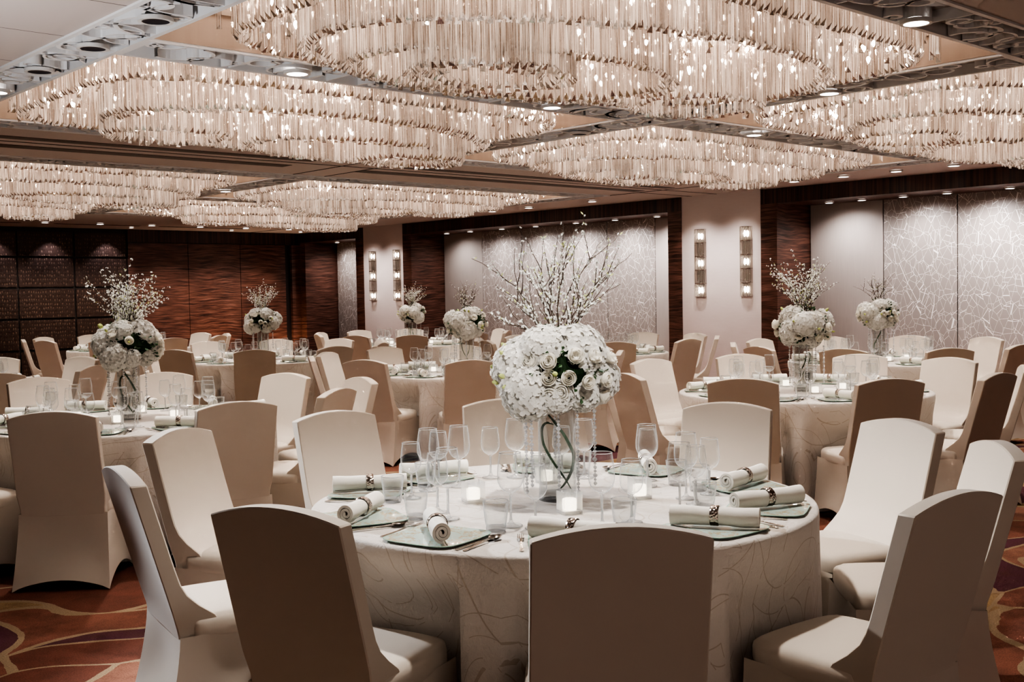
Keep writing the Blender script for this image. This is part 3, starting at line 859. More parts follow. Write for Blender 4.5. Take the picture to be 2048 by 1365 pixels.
def mk_tumbler():
    b = MB(); b.lathe([(.0325, .016), (.036, .035), (.0405, .07), (.0425, .098)], 26, 0); b.lathe([(.0425, .098), (.0405, .098), (.0385, .07), (.034, .035), (.030, .017)], 26, 0)
    b.lathe([(.001, .001), (.030, .0), (.0325, .004), (.0325, .016), (.001, .018)], 26, 1)
    b.tube([(.0415 * cos(TAU * q / 26), .0415 * sin(TAU * q / 26), .098) for q in range(27)], .0015, 5, 2, False)
    return b.mesh('tumbler', [M['glass'], M['thick'], M['rim']], 50)
TUMBLER = mk_tumbler()
def mk_plate():
    n, v, f, ix = 48, [], [], []
    def sq(r, z, p=5.5):
        b0 = len(v)
        for q in range(n):
            w = TAU * q / n; k = (abs(cos(w)) ** p + abs(sin(w)) ** p) ** (-1 / p)
            lift = .001 * (k - 1) / .19 * (r / .14) ** 2
            v.append((r * k * cos(w), r * k * sin(w), z + lift))
        return b0
    rings = [sq(.110, .0), sq(.128, .002), sq(.138, .0055), sq(.139, .0082), sq(.135, .0082), sq(.10, .0066), sq(.05, .006)]
    for a, c_ in zip(rings[:-1], rings[1:]):
        for q in range(n):
            q2 = (q + 1) % n; f.append((a + q, a + q2, c_ + q2, c_ + q)); ix.append(1 if c_ <= rings[4] else 0)
    f.append(tuple(rings[-1] + q for q in range(n))); ix.append(0)
    f.append(tuple(rings[0] + q for q in range(n))[::-1]); ix.append(1)
    return mesh('plate', v, f, [M['plate'], M['plate_edge']], ix, 45)
PLATE = mk_plate()
def mk_napkin():
    L, b = .285, MB()
    pts, N = [], 56
    for i in range(N + 1):
        t = i / N; w = t * TAU * 2.4 - .94 + .5 * TAU; r = .0045 + .025 * t
        pts.append((r * cos(w), r * sin(w)))
    nl = 12
    for i in range(N):
        for th in (0,):
            for j in range(nl):
                x0, x1 = L * (j / nl - .5), L * ((j + 1) / nl - .5)
                def sh(p, x):
                    wv = 1 + .05 * sin(x * 33 + p[0] * 40)
                    return (x, p[0] * wv, p[1] * (1 - .06 * cos(x * 22)) + .001 * sin(x * 55))
                b.quad(sh(pts[i], x0), sh(pts[i], x1), sh(pts[i + 1], x1), sh(pts[i + 1], x0))
    me = b.mesh('napkin_roll', M['napkin'])
    me = bake(me, ('WELD', dict(merge_threshold=.0002)), ('SOLIDIFY', dict(thickness=.0090, offset=0)))
    me.shade_smooth(); me.set_sharp_from_angle(angle=radians(60))
    b = MB(); n = 26
    prof = [(.0312, -.014), (.0335, -.012), (.0335, .012), (.0312, .014)]
    for r, x in prof:
        for q in range(n): w = TAU * q / n; b.v.append((x, r * cos(w), r * sin(w)))
    for j in range(3):
        for q in range(n): q2 = (q + 1) % n; b.f.append((j * n + q, j * n + q2, (j + 1) * n + q2, (j + 1) * n + q)); b.i.append(0)
    return me, b.mesh('napkin_ring', M['ring'], 60)
NAP, NRING = mk_napkin()
def flat(outline_pairs, z, th):
    """strip of left/right edge points -> thin solid"""
    b = MB(); n = len(outline_pairs)
    for y, x0, x1, dz in outline_pairs:
        b.v += [(x0, y, z + dz), (x1, y, z + dz), (x0, y, z + dz + th), (x1, y, z + dz + th)]
    for k in range(n - 1):
        a, c = 4 * k, 4 * (k + 1)
        for q in ((a, a + 1, c + 1, c), (a + 2, c + 2, c + 3, a + 3), (a, c, c + 2, a + 2), (a + 1, a + 3, c + 3, c + 1)): b.f.append(q); b.i.append(0)
    for a in (0, 4 * (n - 1)): b.f.append((a, a + 2, a + 3, a + 1)); b.i.append(0)
    return b
def mk_cutlery():
    fk = flat([(-.10, -.006, .006, 0), (-.095, -.007, .007, 0), (-.02, -.0035, .0035, .004), (.03, -.003, .003, .008), (.045, -.010, .010, .007), (.055, -.0115, .0115, .005)], .001, .0022)
    for k in range(4):
        x = -.0115 + .0058 * k
        t_ = flat([(.055, x, x + .004, .005), (.085, x + .0004, x + .0036, .004), (.102, x + .001, x + .003, .008)], .001, .0018); fk.add(t_.v, t_.f)
    kn = flat([(-.11, -.007, .007, 0), (-.02, -.006, .006, .001), (0, -.005, .006, .001), (.03, -.005, .010, .0005), (.09, -.005, .011, .0005), (.115, -.004, .006, .0005), (.125, -.003, -.002, .0005)], .001, .0022)
    sp = flat([(-.10, -.006, .006, 0), (-.02, -.0035, .0035, .004), (.04, -.003, .003, .008), (.05, -.005, .005, .007)], .001, .0022)
    sp2 = MB(); n = 16
    for r, z in ((0.001, -.006), (.4, -.005), (.75, -.001), (1.0, .005)):
        for q in range(n): w = TAU * q / n; sp2.v.append((.0185 * r * cos(w), .075 + .029 * r * sin(w), .0075 + z))
    for j in range(3):
        for q in range(n): q2 = (q + 1) % n; sp2.f.append((j * n + q, j * n + q2, (j + 1) * n + q2, (j + 1) * n + q)); sp2.i.append(0)
    sp.add(sp2.v, sp2.f)
    return fk.mesh('fork', M['steel'], 40), kn.mesh('table_knife', M['steel'], 40), sp.mesh('spoon', M['steel'], 60)
FORK, KNIFE, SPOON = mk_cutlery()
def mk_votive():
    b = MB(); s, h = .034, .078
    b.box(-s, -s, 0, s, s, .012, 1)
    for z0, z1 in ((.012, h),):
        for sx, sy in ((1, 0), (-1, 0), (0, 1), (0, -1)):
            if sx: b.quad((sx * s, -s, z0), (sx * s, s, z0), (sx * s, s, z1), (sx * s, -s, z1))
            else: b.quad((-s, sy * s, z0), (s, sy * s, z0), (s, sy * s, z1), (-s, sy * s, z1))
    b.lathe([(.026, .016), (.027, h), (.030, h)], 18, 0)
    cube = b.mesh('glass_cube', [M['cube'], M['thick']])
    b = MB(); b.lathe([(.001, .013), (.024, .013), (.025, .016), (.025, .050), (.021, .052), (.001, .050)], 18)
    c = b.mesh('candle', M['candle'], 50)
    return cube, c
V_CUBE, V_CANDLE = mk_votive()

# ------------------------------------------------------------------ flowers
def mk_hydrangea(seed, r=.1):
    rr = random.Random(seed); b = MB(); n = 150
    for k in range(n):
        z = 1 - 1.72 * (k + .5) / n; w = k * 2.39996 + rr.uniform(-.2, .2); q = sqrt(max(0, 1 - z * z))
        nrm = Vector((q * cos(w), q * sin(w), z)).normalized()
        R_ = r * rr.uniform(.90, 1.04)
        a = nrm.orthogonal().normalized(); a = Matrix.Rotation(rr.uniform(0, TAU), 3, nrm) @ a; c = nrm.cross(a)
        s = r * rr.uniform(.17, .225); P0 = nrm * R_
        for j in range(4):
            u = a * cos(j * pi / 2) + c * sin(j * pi / 2); p = a * cos(j * pi / 2 + pi / 2) + c * sin(j * pi / 2 + pi / 2)
            lift = rr.uniform(-.22, .30) * s
            pts = [P0 - nrm * s * .12, P0 + (u * .45 - p * .46) * s + nrm * lift * .4, P0 + (u * .95 - p * .36) * s + nrm * lift * .8, P0 + u * s * 1.12 + nrm * lift, P0 + (u * .95 + p * .36) * s + nrm * lift * .8, P0 + (u * .45 + p * .46) * s + nrm * lift * .4]
            pts.append(P0 + u * s * .6 - nrm * s * rr.uniform(.06, .2)); k0 = len(b.v); b.v += [tuple(t_) for t_ in pts]
            for q in ((0, 1, 6), (1, 2, 6), (2, 3, 6), (3, 4, 6), (4, 5, 6), (5, 0, 6)): b.f.append(tuple(k0 + e_ for e_ in q)); b.i.append(0)
    b.lathe([(.001, -r * .8), (r * .62, -r * .55), (r * .86, 0), (r * .62, r * .6), (.001, r * .86)], 14, 0)
    return b.mesh('hydrangea_bloom', M['hydrangea'], 180)
def mk_rose(seed, r=.04):
    rr = random.Random(seed); b = MB()
    def petal(w0, span, r0, r1, h, flare):
        n, m = 6, 4; base = len(b.v)
        for j in range(m + 1):
            t_ = j / m
            for i in range(n + 1):
                u = 2 * i / n - 1; w = w0 + span * u * (.55 + .45 * t_)
                ra = r0 + (r1 - r0) * sin(t_ * pi * .55) + flare * t_ ** 4
                z = h * t_ * (1 - .16 * u * u * t_) - .3 * flare * t_ ** 5
                b.v.append((ra * cos(w), ra * sin(w), z))
        for j in range(m):
            for i in range(n):
                a = base + j * (n + 1) + i; b.f.append((a, a + 1, a + n + 2, a + n + 1)); b.i.append(0)
    petal(0, 2.9, r * .06, r * .22, r * 1.12, 0); petal(2, 2.0, r * .08, r * .30, r * 1.15, 0)
    for k in range(3): petal(k * 2.1 + .4, 1.3, r * .12, r * .46, r * 1.30, -r * .06)
    for k in range(4): petal(k * 1.57 + rr.uniform(-.2, .2), 1.05, r * .15, r * .68, r * 1.26, -r * .05)
    for k in range(5): petal(k * 1.257 + rr.uniform(-.2, .2), .9, r * .15, r * .84, r * 1.08, r * .06)
    return b.mesh('rose', M['rose'], 180)
def mk_bud():
    b = MB(); b.lathe([(.001, 0), (.009, .006), (.0125, .018), (.009, .032), (.004, .040), (.001, .041)], 8, 0)
    b.lathe([(.0015, -.05), (.0015, 0)], 5, 1)
    return b.mesh('green_bud', [M['bud'], M['leaf']], 180)
def mk_foliage():
    rr = random.Random(5); b = MB()
    for k in range(420):
        z = rr.uniform(-.75, 1); w = rr.uniform(0, TAU); q = sqrt(max(0, 1 - z * z))
        nrm = Vector((q * cos(w), q * sin(w), z * .8)).normalized(); base = nrm * rr.uniform(.12, .175); L = rr.uniform(.022, .045)
        a = nrm.orthogonal().normalized(); a = Matrix.Rotation(rr.uniform(0, TAU), 3, nrm) @ a; dr = (nrm + a * rr.uniform(.1, .8)).normalized(); sd = dr.cross(nrm)
        if sd.length < .1: sd = dr.orthogonal()
        sd.normalize()
        b.quad(*[tuple(p) for p in (base, base + dr * L * .5 + sd * L * .22, base + dr * L - nrm * .012, base + dr * L * .5 - sd * L * .22)])
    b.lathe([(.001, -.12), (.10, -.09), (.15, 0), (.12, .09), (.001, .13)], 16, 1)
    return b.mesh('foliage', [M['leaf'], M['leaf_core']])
def mk_branch(end, seed, dense=1.0, twigs=3):
    rr = random.Random(seed); b = MB()
    E = Vector(end); S = Vector((E.x * .12, E.y * .12, -.02)); n = 12
    ctrl = Vector((E.x * .30 + rr.uniform(-.03, .03), E.y * .30, E.z * .62))
    pts = []
    for i in range(n + 1):
        t_ = i / n; p = S * (1 - t_) ** 2 + ctrl * (2 * t_ * (1 - t_)) + E * t_ ** 2
        p += Vector((rr.uniform(-1, 1), rr.uniform(-1, 1), rr.uniform(-.6, .6))) * .007 * (1 if 0 < i < n else 0)
        pts.append(p)
    b.tube([tuple(p) for p in pts], [.0030 * (1 - .72 * i / n) for i in range(n + 1)], 5)
    spots = [(pts[i] + (pts[i + 1] - pts[i]) * rr.random(), i) for i in range(2, n) for _ in range(4 if i < 7 else 2)]
    for k in range(twigs):
        i = rr.randint(3, n - 3); p = pts[i]; d = (pts[i + 1] - pts[i]).normalized()
        o_ = Vector((rr.uniform(-1, 1), rr.uniform(-1, 1), rr.uniform(-.1, .8))).normalized(); dd = (d * .8 + o_ * .8).normalized(); L = rr.uniform(.07, .17)
        tp = [p + dd * L * q / 5 + Vector((rr.uniform(-1, 1), rr.uniform(-1, 1), rr.uniform(-1, 1))) * .004 * (q > 0) + Vector((0, 0, .03)) * (q / 5) ** 2 for q in range(6)]
        b.tube([tuple(q) for q in tp], [.0022 - .0003 * q for q in range(6)], 4)
        spots += [(tp[q], 1) for q in range(1, 6) for _ in range(2)]
    for p, _ in spots:
        if rr.random() > dense: continue
        for q in range(rr.choice((1, 1, 2))):
            nrm = Vector((rr.uniform(-1, 1), rr.uniform(-1, 1), rr.uniform(-.5, 1))).normalized(); a = nrm.orthogonal().normalized(); c = nrm.cross(a); s = rr.uniform(.004, .0072); o_ = p + nrm * .007
            for j in range(5):
                w = TAU * j / 5; u = a * cos(w) + c * sin(w); v_ = a * cos(w + .55) + c * sin(w + .55); v2 = a * cos(w - .55) + c * sin(w - .55)
                b.quad(tuple(o_), tuple(o_ + v2 * s * .7 + nrm * s * .2), tuple(o_ + u * s * 1.1 + nrm * s * .35), tuple(o_ + v_ * s * .7 + nrm * s * .2), 1)
        if rr.random() < .12:
            d = Vector((rr.uniform(-1, 1), rr.uniform(-1, 1), .6)).normalized(); c = d.orthogonal().normalized()
            b.quad(tuple(p), tuple(p + d * .009 + c * .004), tuple(p + d * .018), tuple(p + d * .009 - c * .004), 2)
    return b.mesh('blossom_branch', [M['stem'], M['blossom'], M['bud']])
def mk_strand(L, seed=0):
    b = MB(); z = 0; k = 0
    while z < L:
        r = (.0094, .0062, .0078, .0062)[k % 4]; k += 1
        b.lathe([(.001, -z), (r * .8, -z - r * .55), (r, -z - r), (r * .8, -z - r * 1.45), (.001, -z - 2 * r)], 6)
        z += 2 * r
    return b.mesh('bead_strand', M['bead'])
def ribbon(pts, wd, name, m):
    b = MB(); n = len(pts)
    for k in range(n):
        p = Vector(pts[k]); t_ = (Vector(pts[min(n - 1, k + 1)]) - Vector(pts[max(0, k - 1)])).normalized(); s = t_.cross(Vector((.35, -.8, .3))).normalized() * wd * (sin(pi * (k + .6) / (n + .2)) ** .5) * .5
        b.v += [tuple(p - s), tuple(p + s)]
        if k: b.f.append((2 * k - 2, 2 * k - 1, 2 * k + 1, 2 * k)); b.i.append(0)
    return b.mesh(name, m, 180)
HYD = [mk_hydrangea(k) for k in range(3)]; ROSE = [mk_rose(k) for k in range(3)]; BUDM = mk_bud(); FOL = mk_foliage()
STRAND = [mk_strand(L) for L in (.30, .27, .20)]
b = MB(); b.lathe([(.070, .012), (.0705, .15), (.0705, .345)], 32, 0); b.lathe([(.0705, .345), (.067, .345), (.0665, .02)], 32, 0); b.lathe([(.001, 0), (.070, 0), (.0705, .004), (.070, .026), (.001, .028)], 32, 1)
VASE = b.mesh('vase', [M['vase'], M['thick']], 40)
def loop_pts(a0, dz):
    out = []
    for k in range(26):
        t_ = k / 25; w = a0 + t_ * 4.6
        out.append((.055 * cos(w) * (1 - .2 * t_), .055 * sin(w), .31 - .28 * t_ + dz * sin(t_ * pi)))
    return out
def smooth_path(cs, n=26):
    out = []
    for k in range(n):
        t_ = k / (n - 1) * (len(cs) - 1); i = min(len(cs) - 2, int(t_)); u = t_ - i
        p0, p1, p2, p3 = (Vector(cs[max(0, i - 1)]), Vector(cs[i]), Vector(cs[i + 1]), Vector(cs[min(len(cs) - 1, i + 2)]))
        out.append(tuple(.5 * ((2 * p1) + (p2 - p0) * u + (2 * p0 - 5 * p1 + 4 * p2 - p3) * u * u + (3 * p1 - p0 - 3 * p2 + p3) * u ** 3)))
    return out
BLADES = [ribbon(smooth_path([(-.050, .0, .337), (-.012, -.02, .30), (.028, -.025, .25), (.055, -.015, .195), (.062, .0, .165), (.052, .015, .11), (.026, .02, .06), (.005, .02, .036)]), .013, 'curled_leaf', M['blade']),
          ribbon(smooth_path([(-.005, .03, .277), (-.034, .02, .286), (-.056, .0, .272), (-.060, -.01, .24), (-.052, -.02, .20), (-.02, -.03, .14), (.018, -.03, .085), (.046, -.02, .040)]), .012, 'curled_leaf', M['blade'])]
VIEW = atan2(.74, .671)                                              # heading of the camera in plan
def bouquet(x, y, label, seed, branches, small=1.0, bseed=0, dense=.9):
    """local +x runs to the viewer's right, local -y toward the viewer"""
    rr = random.Random(seed)
    t = thing('floral_centrepiece', label, 'flower arrangement', (x, y, Z_T), VIEW - pi / 2, 'white floral centrepieces in tall glass vases')
    obj('vase', VASE, t)
    for me in BLADES: obj('curled_leaf', me, t, (0, 0, 0), (0, 0, rr.uniform(-.3, .3) if seed == 1 else rr.uniform(0, TAU)))
    C = Vector((0, 0, .478)); VS = .86
    obj('foliage', FOL, t, tuple(C), (0, 0, rr.uniform(0, TAU)), (1.12, 1.07, .92))
    hyd = [(-.135, -.03, .02, 1.0), (-.05, -.07, .105, .82), (.075, -.04, .085, 1.0), (.15, .0, -.03, .86), (-.105, -.10, -.075, .95), (.03, .11, .03, 1.0), (-.09, .10, .05, .95), (.12, .10, .03, .9), (.10, -.06, -.09, .62), (.0, .08, -.09, .8), (-.005, -.135, -.09, .60)]
    if seed != 1:
        ph = rr.uniform(0, TAU); hyd = [(px * cos(ph) - py * sin(ph), px * sin(ph) + py * cos(ph), pz, s) for px, py, pz, s in hyd]
    HS = 1.12 if seed == 1 else 1.0
    for k, (px, py, pz, s) in enumerate(hyd):
        d = Vector((px, py, pz + .05))
        o = obj('hydrangea_bloom', HYD[k % 3], t, tuple(C + Vector((px, py, pz * VS))), (0, 0, 0), (s * HS, s * HS, s * HS * .9))
        o.rotation_euler = d.to_track_quat('Z', 'Y').to_euler()
    # roses and buds fill the face toward the room
    roses = []
    for k in range(40):
        if seed == 1:
            az = -pi / 2 + .15 + rr.uniform(-.95, 1.0); el = rr.uniform(-.65, .62)
        else:
            az = rr.choice((-pi / 2, -pi / 2 + 2.1, -pi / 2 + 4.2)) + rr.uniform(-.75, .75); el = rr.uniform(-.6, .65)
        d = Vector((cos(az) * cos(el), sin(az) * cos(el), sin(el) * .85))
        if any((d - q).length < .27 for q in roses): continue
        roses.append(d)
        p = C + Vector((d.x * .200, d.y * .190, d.z * .15)) + (Vector((.03, 0, -.01)) if seed == 1 else Vector())
        o = obj('rose', ROSE[k % 3], t, tuple(p - d * .015), (0, 0, 0), rr.uniform(.72, 1.0)); o.rotation_euler = (d + Vector((rr.uniform(-.3, .3), rr.uniform(-.3, .3), .15))).to_track_quat('Z', 'Y').to_euler()
    for k in range(7):
        az = rr.uniform(-pi, .2) if seed == 1 else rr.uniform(0, TAU); el = rr.uniform(-.4, .9)
        d = Vector((cos(az) * cos(el), sin(az) * cos(el), sin(el)))
        o = obj('green_bud', BUDM, t, tuple(C + Vector((d.x * .215, d.y * .20, d.z * .165))), (0, 0, 0), rr.uniform(.65, .95)); o.rotation_euler = (d + Vector((0, 0, .2))).to_track_quat('Z', 'Y').to_euler()
    for k in range(6):
        az = (-2.75, -2.45, -1.55, -.75, -.45, 1.6)[k]; ra = (.125, .125, .095, .10, .15, .11)[k]
        obj('bead_strand', STRAND[(0, 1, 0, 0, 1, 2)[k] if seed == 1 else rr.randint(0, 2)], t, (ra * cos(az), ra * sin(az), .345), (0, 0, az))
    for k, me in enumerate(branches): obj('blossom_branch', me, t, (0, 0, .60), (0, 0, 0 if seed == 1 else bseed * 1.3 + (k % 2) * .2), small)
ENDS = [(-.128, .0, .44), (.095, .03, .445), (.285, -.02, .335), (-.305, .0, .325), (.19, .08, .395), (.045, .05, .385), (.21, -.05, .27), (.25, .06, .215), (-.22, -.06, .22), (-.19, .07, .17),
        (-.03, .05, .33), (.0, -.06, .28), (-.24, .03, .09), (.17, -.08, .15), (-.10, -.05, .25), (.10, .10, .27)]
BR_MAIN = [mk_branch((e_[0], e_[1], e_[2] * .93), 20 + k, .9, 4) for k, e_ in enumerate(ENDS)]
def rand_ends(seed, n, spread, ht):
    rr = random.Random(seed); out = []
    for k in range(n):
        w = TAU * k / n + rr.uniform(-.5, .5); q = rr.uniform(.25, 1); out.append((spread * q * cos(w), spread * q * sin(w) * .8, ht * rr.uniform(.45, 1) * (1.15 - .35 * q)))
    return out
BR_BUSH = [mk_branch(e_, 50 + k, .95, 4) for k, e_ in enumerate(rand_ends(3, 17, .30, .34))]
BR_BARE = [mk_branch(e_, 80 + k, .22, 3) for k, e_ in enumerate(rand_ends(9, 14, .30, .30))]

# ------------------------------------------------------------------ laying the tables
T1 = (2.93, 2.97); CHAIR_R = 1.135
#        x      y     in a phrase                                 ware  bouquet
TABLES = [(*T1, 'nearest table'),
          (7.27, 4.77, 'right pillar table'),
          (3.03, 7.03, 'left front table'),
          (7.15, 8.56, 'centre rear table'),
          (7.05, 12.35, 'wood wall table'),
          (10.67, 14.08, 'far pillar table'),
          (10.75, 6.14, 'lattice alcove table'),
          (10.35, 9.85, 'half hidden middle table'),
          (7.40, 17.10, 'bronze wall table'),
          (3.00, 11.0, 'left edge table')]
PLACE = {198: 'front left', 234: 'nearest', 270: 'front right', 306: 'middle right', 342: 'rear right', 18: 'far right', 54: 'farthest', 90: 'far left', 126: 'rear left', 162: 'middle left'}
ANGS = [198, 234, 270, 306, 342, 18, 54, 90, 126, 162]
def on_screen(x, y, z, m=60):
    q = Vector((x, y, z - H)); d = q.dot(fw)
    if d < .2: return False
    return -m < 1024 + F_PX * q.dot(rt) / d < 2048 + m and -m < 682 + F_PX * q.dot(dn) / d < 1365 + m
CHAIR0 = None
def chair(x, y, face, label, group):
    """face: heading of the sitter, radians"""
    global CHAIR0
    if CHAIR0 is None:
        CHAIR0 = thing('banquet_chair', label, 'chair', (x, y, 0), face - pi / 2, group)
        obj('backrest', CH_BACK, CHAIR0); obj('seat', CH_SEAT, CHAIR0); obj('skirt', CH_SKIRT, CHAIR0)
        return CHAIR0
    return dup(CHAIR0, label, (x, y, 0), face - pi / 2, group)
# the ten chairs of the nearest table as they stand: midpoint of the top edge, heading, which face was seen
NEAR = {234: (2.02, 1.84, 50, 'r'), 198: (1.56, 2.70, 20, 'r'), 162: (1.56, 3.74, -11, 'r'), 126: (2.24, 4.62, -60, 'f'), 90: (3.09, 4.70, 268, 'f'), 54: (4.02, 4.50, 236, 'f'),
        18: (4.58, 3.46, 204, 'f'), 342: (4.44, 2.46, 162, 'f'), 306: (4.02, 1.86, 134, 'f'), 270: (2.98, 1.46, 86, 'r')}
NEAR_LAB = {234: 'cream covered chair seen squarely from behind, nearest to the camera', 198: 'cream covered chair seen from behind, beside the squarely seen front chair',
            162: 'cream covered chair seen edge on, its back edge lit white, nearest table', 126: 'cream covered chair half turned to the camera, between left front table and nearest table',
            90: 'cream covered chair facing the camera across the nearest table, on the left', 54: 'cream covered chair mostly hidden behind the vase of the nearest table',
            18: 'cream covered chair facing the camera across the nearest table, on the right', 342: 'cream covered chair facing left, its seat shadowed, right of the nearest table',
            306: 'cream covered chair with bluish white front, rightmost at the nearest table', 270: 'cream covered chair seen from behind at lower right with dimpled back'}
# other chairs whose stand could be read off: midpoint of the top edge, heading, face seen (r rear, f front)
STAND = {1: {198: (5.96, 4.36, 30, 'r'), 234: (6.42, 3.58, 58, 'r'), 18: (8.54, 5.08, 209, 'f'), 342: (8.51, 4.21, 176, 'f'), 90: (7.18, 6.17, 267, 'f'), 54: (8.14, 5.97, 241, 'f'), 270: (7.28, 3.26, 91, 'r')},
         2: {234: (2.20, 6.00, 53, 'r'), 270: (3.06, 5.66, 81, 'r'), 306: (3.93, 5.94, 124, 'r'), 342: (4.43, 6.44, 165, 'f'), 18: (4.38, 7.40, 197, 'f'), 54: (3.86, 8.32, 238, 'f'), 90: (3.03, 8.62, 267, 'f')},
         3: {234: (6.30, 7.48, 60, 'r'), 198: (5.78, 8.36, 19, 'r'), 90: (7.33, 10.16, 268, 'f')},
         4: {234: (6.17, 11.0, 60, 'r'), 198: (5.70, 11.95, 28, 'r'), 270: (7.12, 10.84, 88, 'r')},
         5: {234: (9.70, 12.82, 52, 'r'), 198: (9.20, 13.50, 22, 'r')}}
def seat_of(ti, a):
    tx, ty, _ = TABLES[ti]
    q = NEAR.get(a) if ti == 0 else STAND.get(ti, {}).get(a)
    if q:
        mx, my, hd, fc = q; hd = radians(hd); off = .372 if fc == 'r' else .316
        return mx + off * cos(hd), my + off * sin(hd), hd
    r2 = random.Random(ti * 50 + a)
    rad = CHAIR_R + r2.uniform(-.005, .05); aa = radians(a) + r2.uniform(-.02, .02)
    return tx + rad * cos(aa), ty + rad * sin(aa), aa + pi + r2.uniform(-.06, .06)
def seats_of(ti):
    """every chair of one table, kept clear of its neighbours and of the table"""
    tx, ty, _ = TABLES[ti]
    d = {a: seat_of(ti, a) for a in ANGS}
    if ti == 0: return d
    pol = {a: [atan2(q[1] - ty, q[0] - tx), max(1.07, hypot(q[0] - tx, q[1] - ty)), q[2]] for a, q in d.items()}
    fixed = set(STAND.get(ti, {})); n = len(ANGS)
    for _ in range(60):
        for i in range(n):
            p, q = pol[ANGS[i]], pol[ANGS[(i + 1) % n]]
            gap = (q[0] - p[0]) % TAU
            need = radians(32) / min(1.06, max(.9, (p[1] + q[1]) / 2.3))
            if gap < need or gap > pi:
                k = (need - gap) if gap < pi else need + TAU - gap
                wa, wb = (.15 if ANGS[i] in fixed else .85), (.15 if ANGS[(i + 1) % n] in fixed else .85)
                for o_, w_ in ((p, -k * wa / (wa + wb)), (q, k * wb / (wa + wb))): o_[0] += w_ * .6; o_[2] += w_ * .6
    return {a: (tx + p[1] * cos(p[0]), ty + p[1] * sin(p[0]), p[2]) for a, p in pol.items()}
SEATS = [seats_of(ti) for ti in range(len(TABLES))]
for ti, (tx, ty, tn) in enumerate(TABLES):
    grp = 'cream chairs around the ' + tn
    for a in ANGS:
        x, y, hd = SEATS[ti][a]
        if ti == 0: chair(x, y, hd, NEAR_LAB[a], grp)
        elif on_screen(x, y, .7, 130): chair(x, y, hd, f'cream covered banquet chair at the {PLACE[a]} place of the {tn}', grp)
    t = thing('round_table', f'round banquet table under the cloth of the {tn}', 'table', (tx, ty, 0), 0, 'round banquet tables')
    obj('tabletop', TOP_ME, t)
    for me in LEG_ME: obj('leg', me, t)
    o = obj('tablecloth', mk_cloth(3 + ti, [(q[0] - tx, q[1] - ty, q[2]) for q in SEATS[ti].values()]), None, (tx, ty, 0))
    tag(o, f'floor length cream cloth with embroidered swirls on the {tn}', 'tablecloth', 'embroidered tablecloths')
T1_PLATES = [(124, .76, 148), (162, .77, 213), (194, .76, 238), (228, .74, 290), (267, .74, 299), (297, .755, 343), (332, .74, 368), (15, .72, 46), (51, .73, 112), (93, .72, 155)]
def ware(me, name, label, cat, x, y, z, rz, group):
    return tag(obj(name, me, None, (x, y, z), (0, 0, rz)), label, cat, group)
ZW = Z_T + .0008
def setting(ti, tx, ty, tn, a_name, a, r_, nap_dir, cut):
    pl = PLACE[a_name]; w = radians(a); px, py = tx + r_ * cos(w), ty + r_ * sin(w)
    if not on_screen(px, py, .78): return
    ware(PLATE, 'plate', f'square pale green glass plate at the {pl} place of the {tn}', 'plate', px, py, ZW, w, 'green glass plates')
    if ti == 0:
        nd = radians(nap_dir)
    else: nd = radians(nap_dir)
    t = thing('napkin_roll', f'rolled white napkin in ring at the {pl} place of the {tn}', 'napkin', (px, py, ZW + .0446), nd, 'rolled napkins')
    obj('rolled_cloth', NAP, t); obj('napkin_ring', NRING, t, (.0, 0, 0))
    if cut:
        for me, nm, lt, tang, rr_ in ((FORK, 'fork', 'steel fork', -.162, .76), (KNIFE, 'table_knife', 'steel table knife', .156, .775), (SPOON, 'spoon', 'steel spoon', .182, .79)):
            q = w + tang / rr_
            ware(me, nm, f'{lt} at the {pl} place of the {tn}', nm.replace('_', ' '), tx + rr_ * cos(q), ty + rr_ * sin(q), ZW, w + pi / 2 + (.04 if nm == 'spoon' else 0), 'cutlery laid on the cloths')
def glass(kind, ti, tn, where, x, y):
    me, nm, lt, cat, g = {'L': (WINE_L, 'wine_glass', 'taller empty wine glass', 'wine glass', 'stemmed wine glasses'), 'S': (WINE_S, 'wine_glass', 'shorter empty wine glass', 'wine glass', 'stemmed wine glasses'),
                          'T': (TUMBLER, 'tumbler', 'empty water tumbler', 'tumbler', 'water tumblers')}[kind]
    ware(me, nm, f'{lt} {where} of the {tn}', cat, x, y, ZW, RNG.uniform(0, TAU), g)
NEAR_GLASS = {198: [('L', 206, .51), ('S', 216, .53), ('T', 204, .59)], 234: [('L', 240, .52), ('S', 253, .50), ('T', 246, .57)], 270: [('L', 280, .50), ('S', 300, .50), ('T', 291, .55)], 306: [('L', 313, .46), ('S', 322, .56), ('T', 331, .545)],
              342: [('L', 352, .42), ('S', 3, .52), ('T', 347, .535)], 18: [('L', 34, .48), ('S', 45, .50), ('T', 37, .59)], 54: [('L', 66, .54), ('S', 76, .58), ('T', 55, .50)], 90: [('L', 100, .50), ('S', 98, .63), ('T', 107, .62)],
              126: [('L', 114, .56), ('S', 131, .57), ('T', 138, .63)], 162: [('L', 178, .53), ('S', 164, .50), ('T', 170, .61)]}
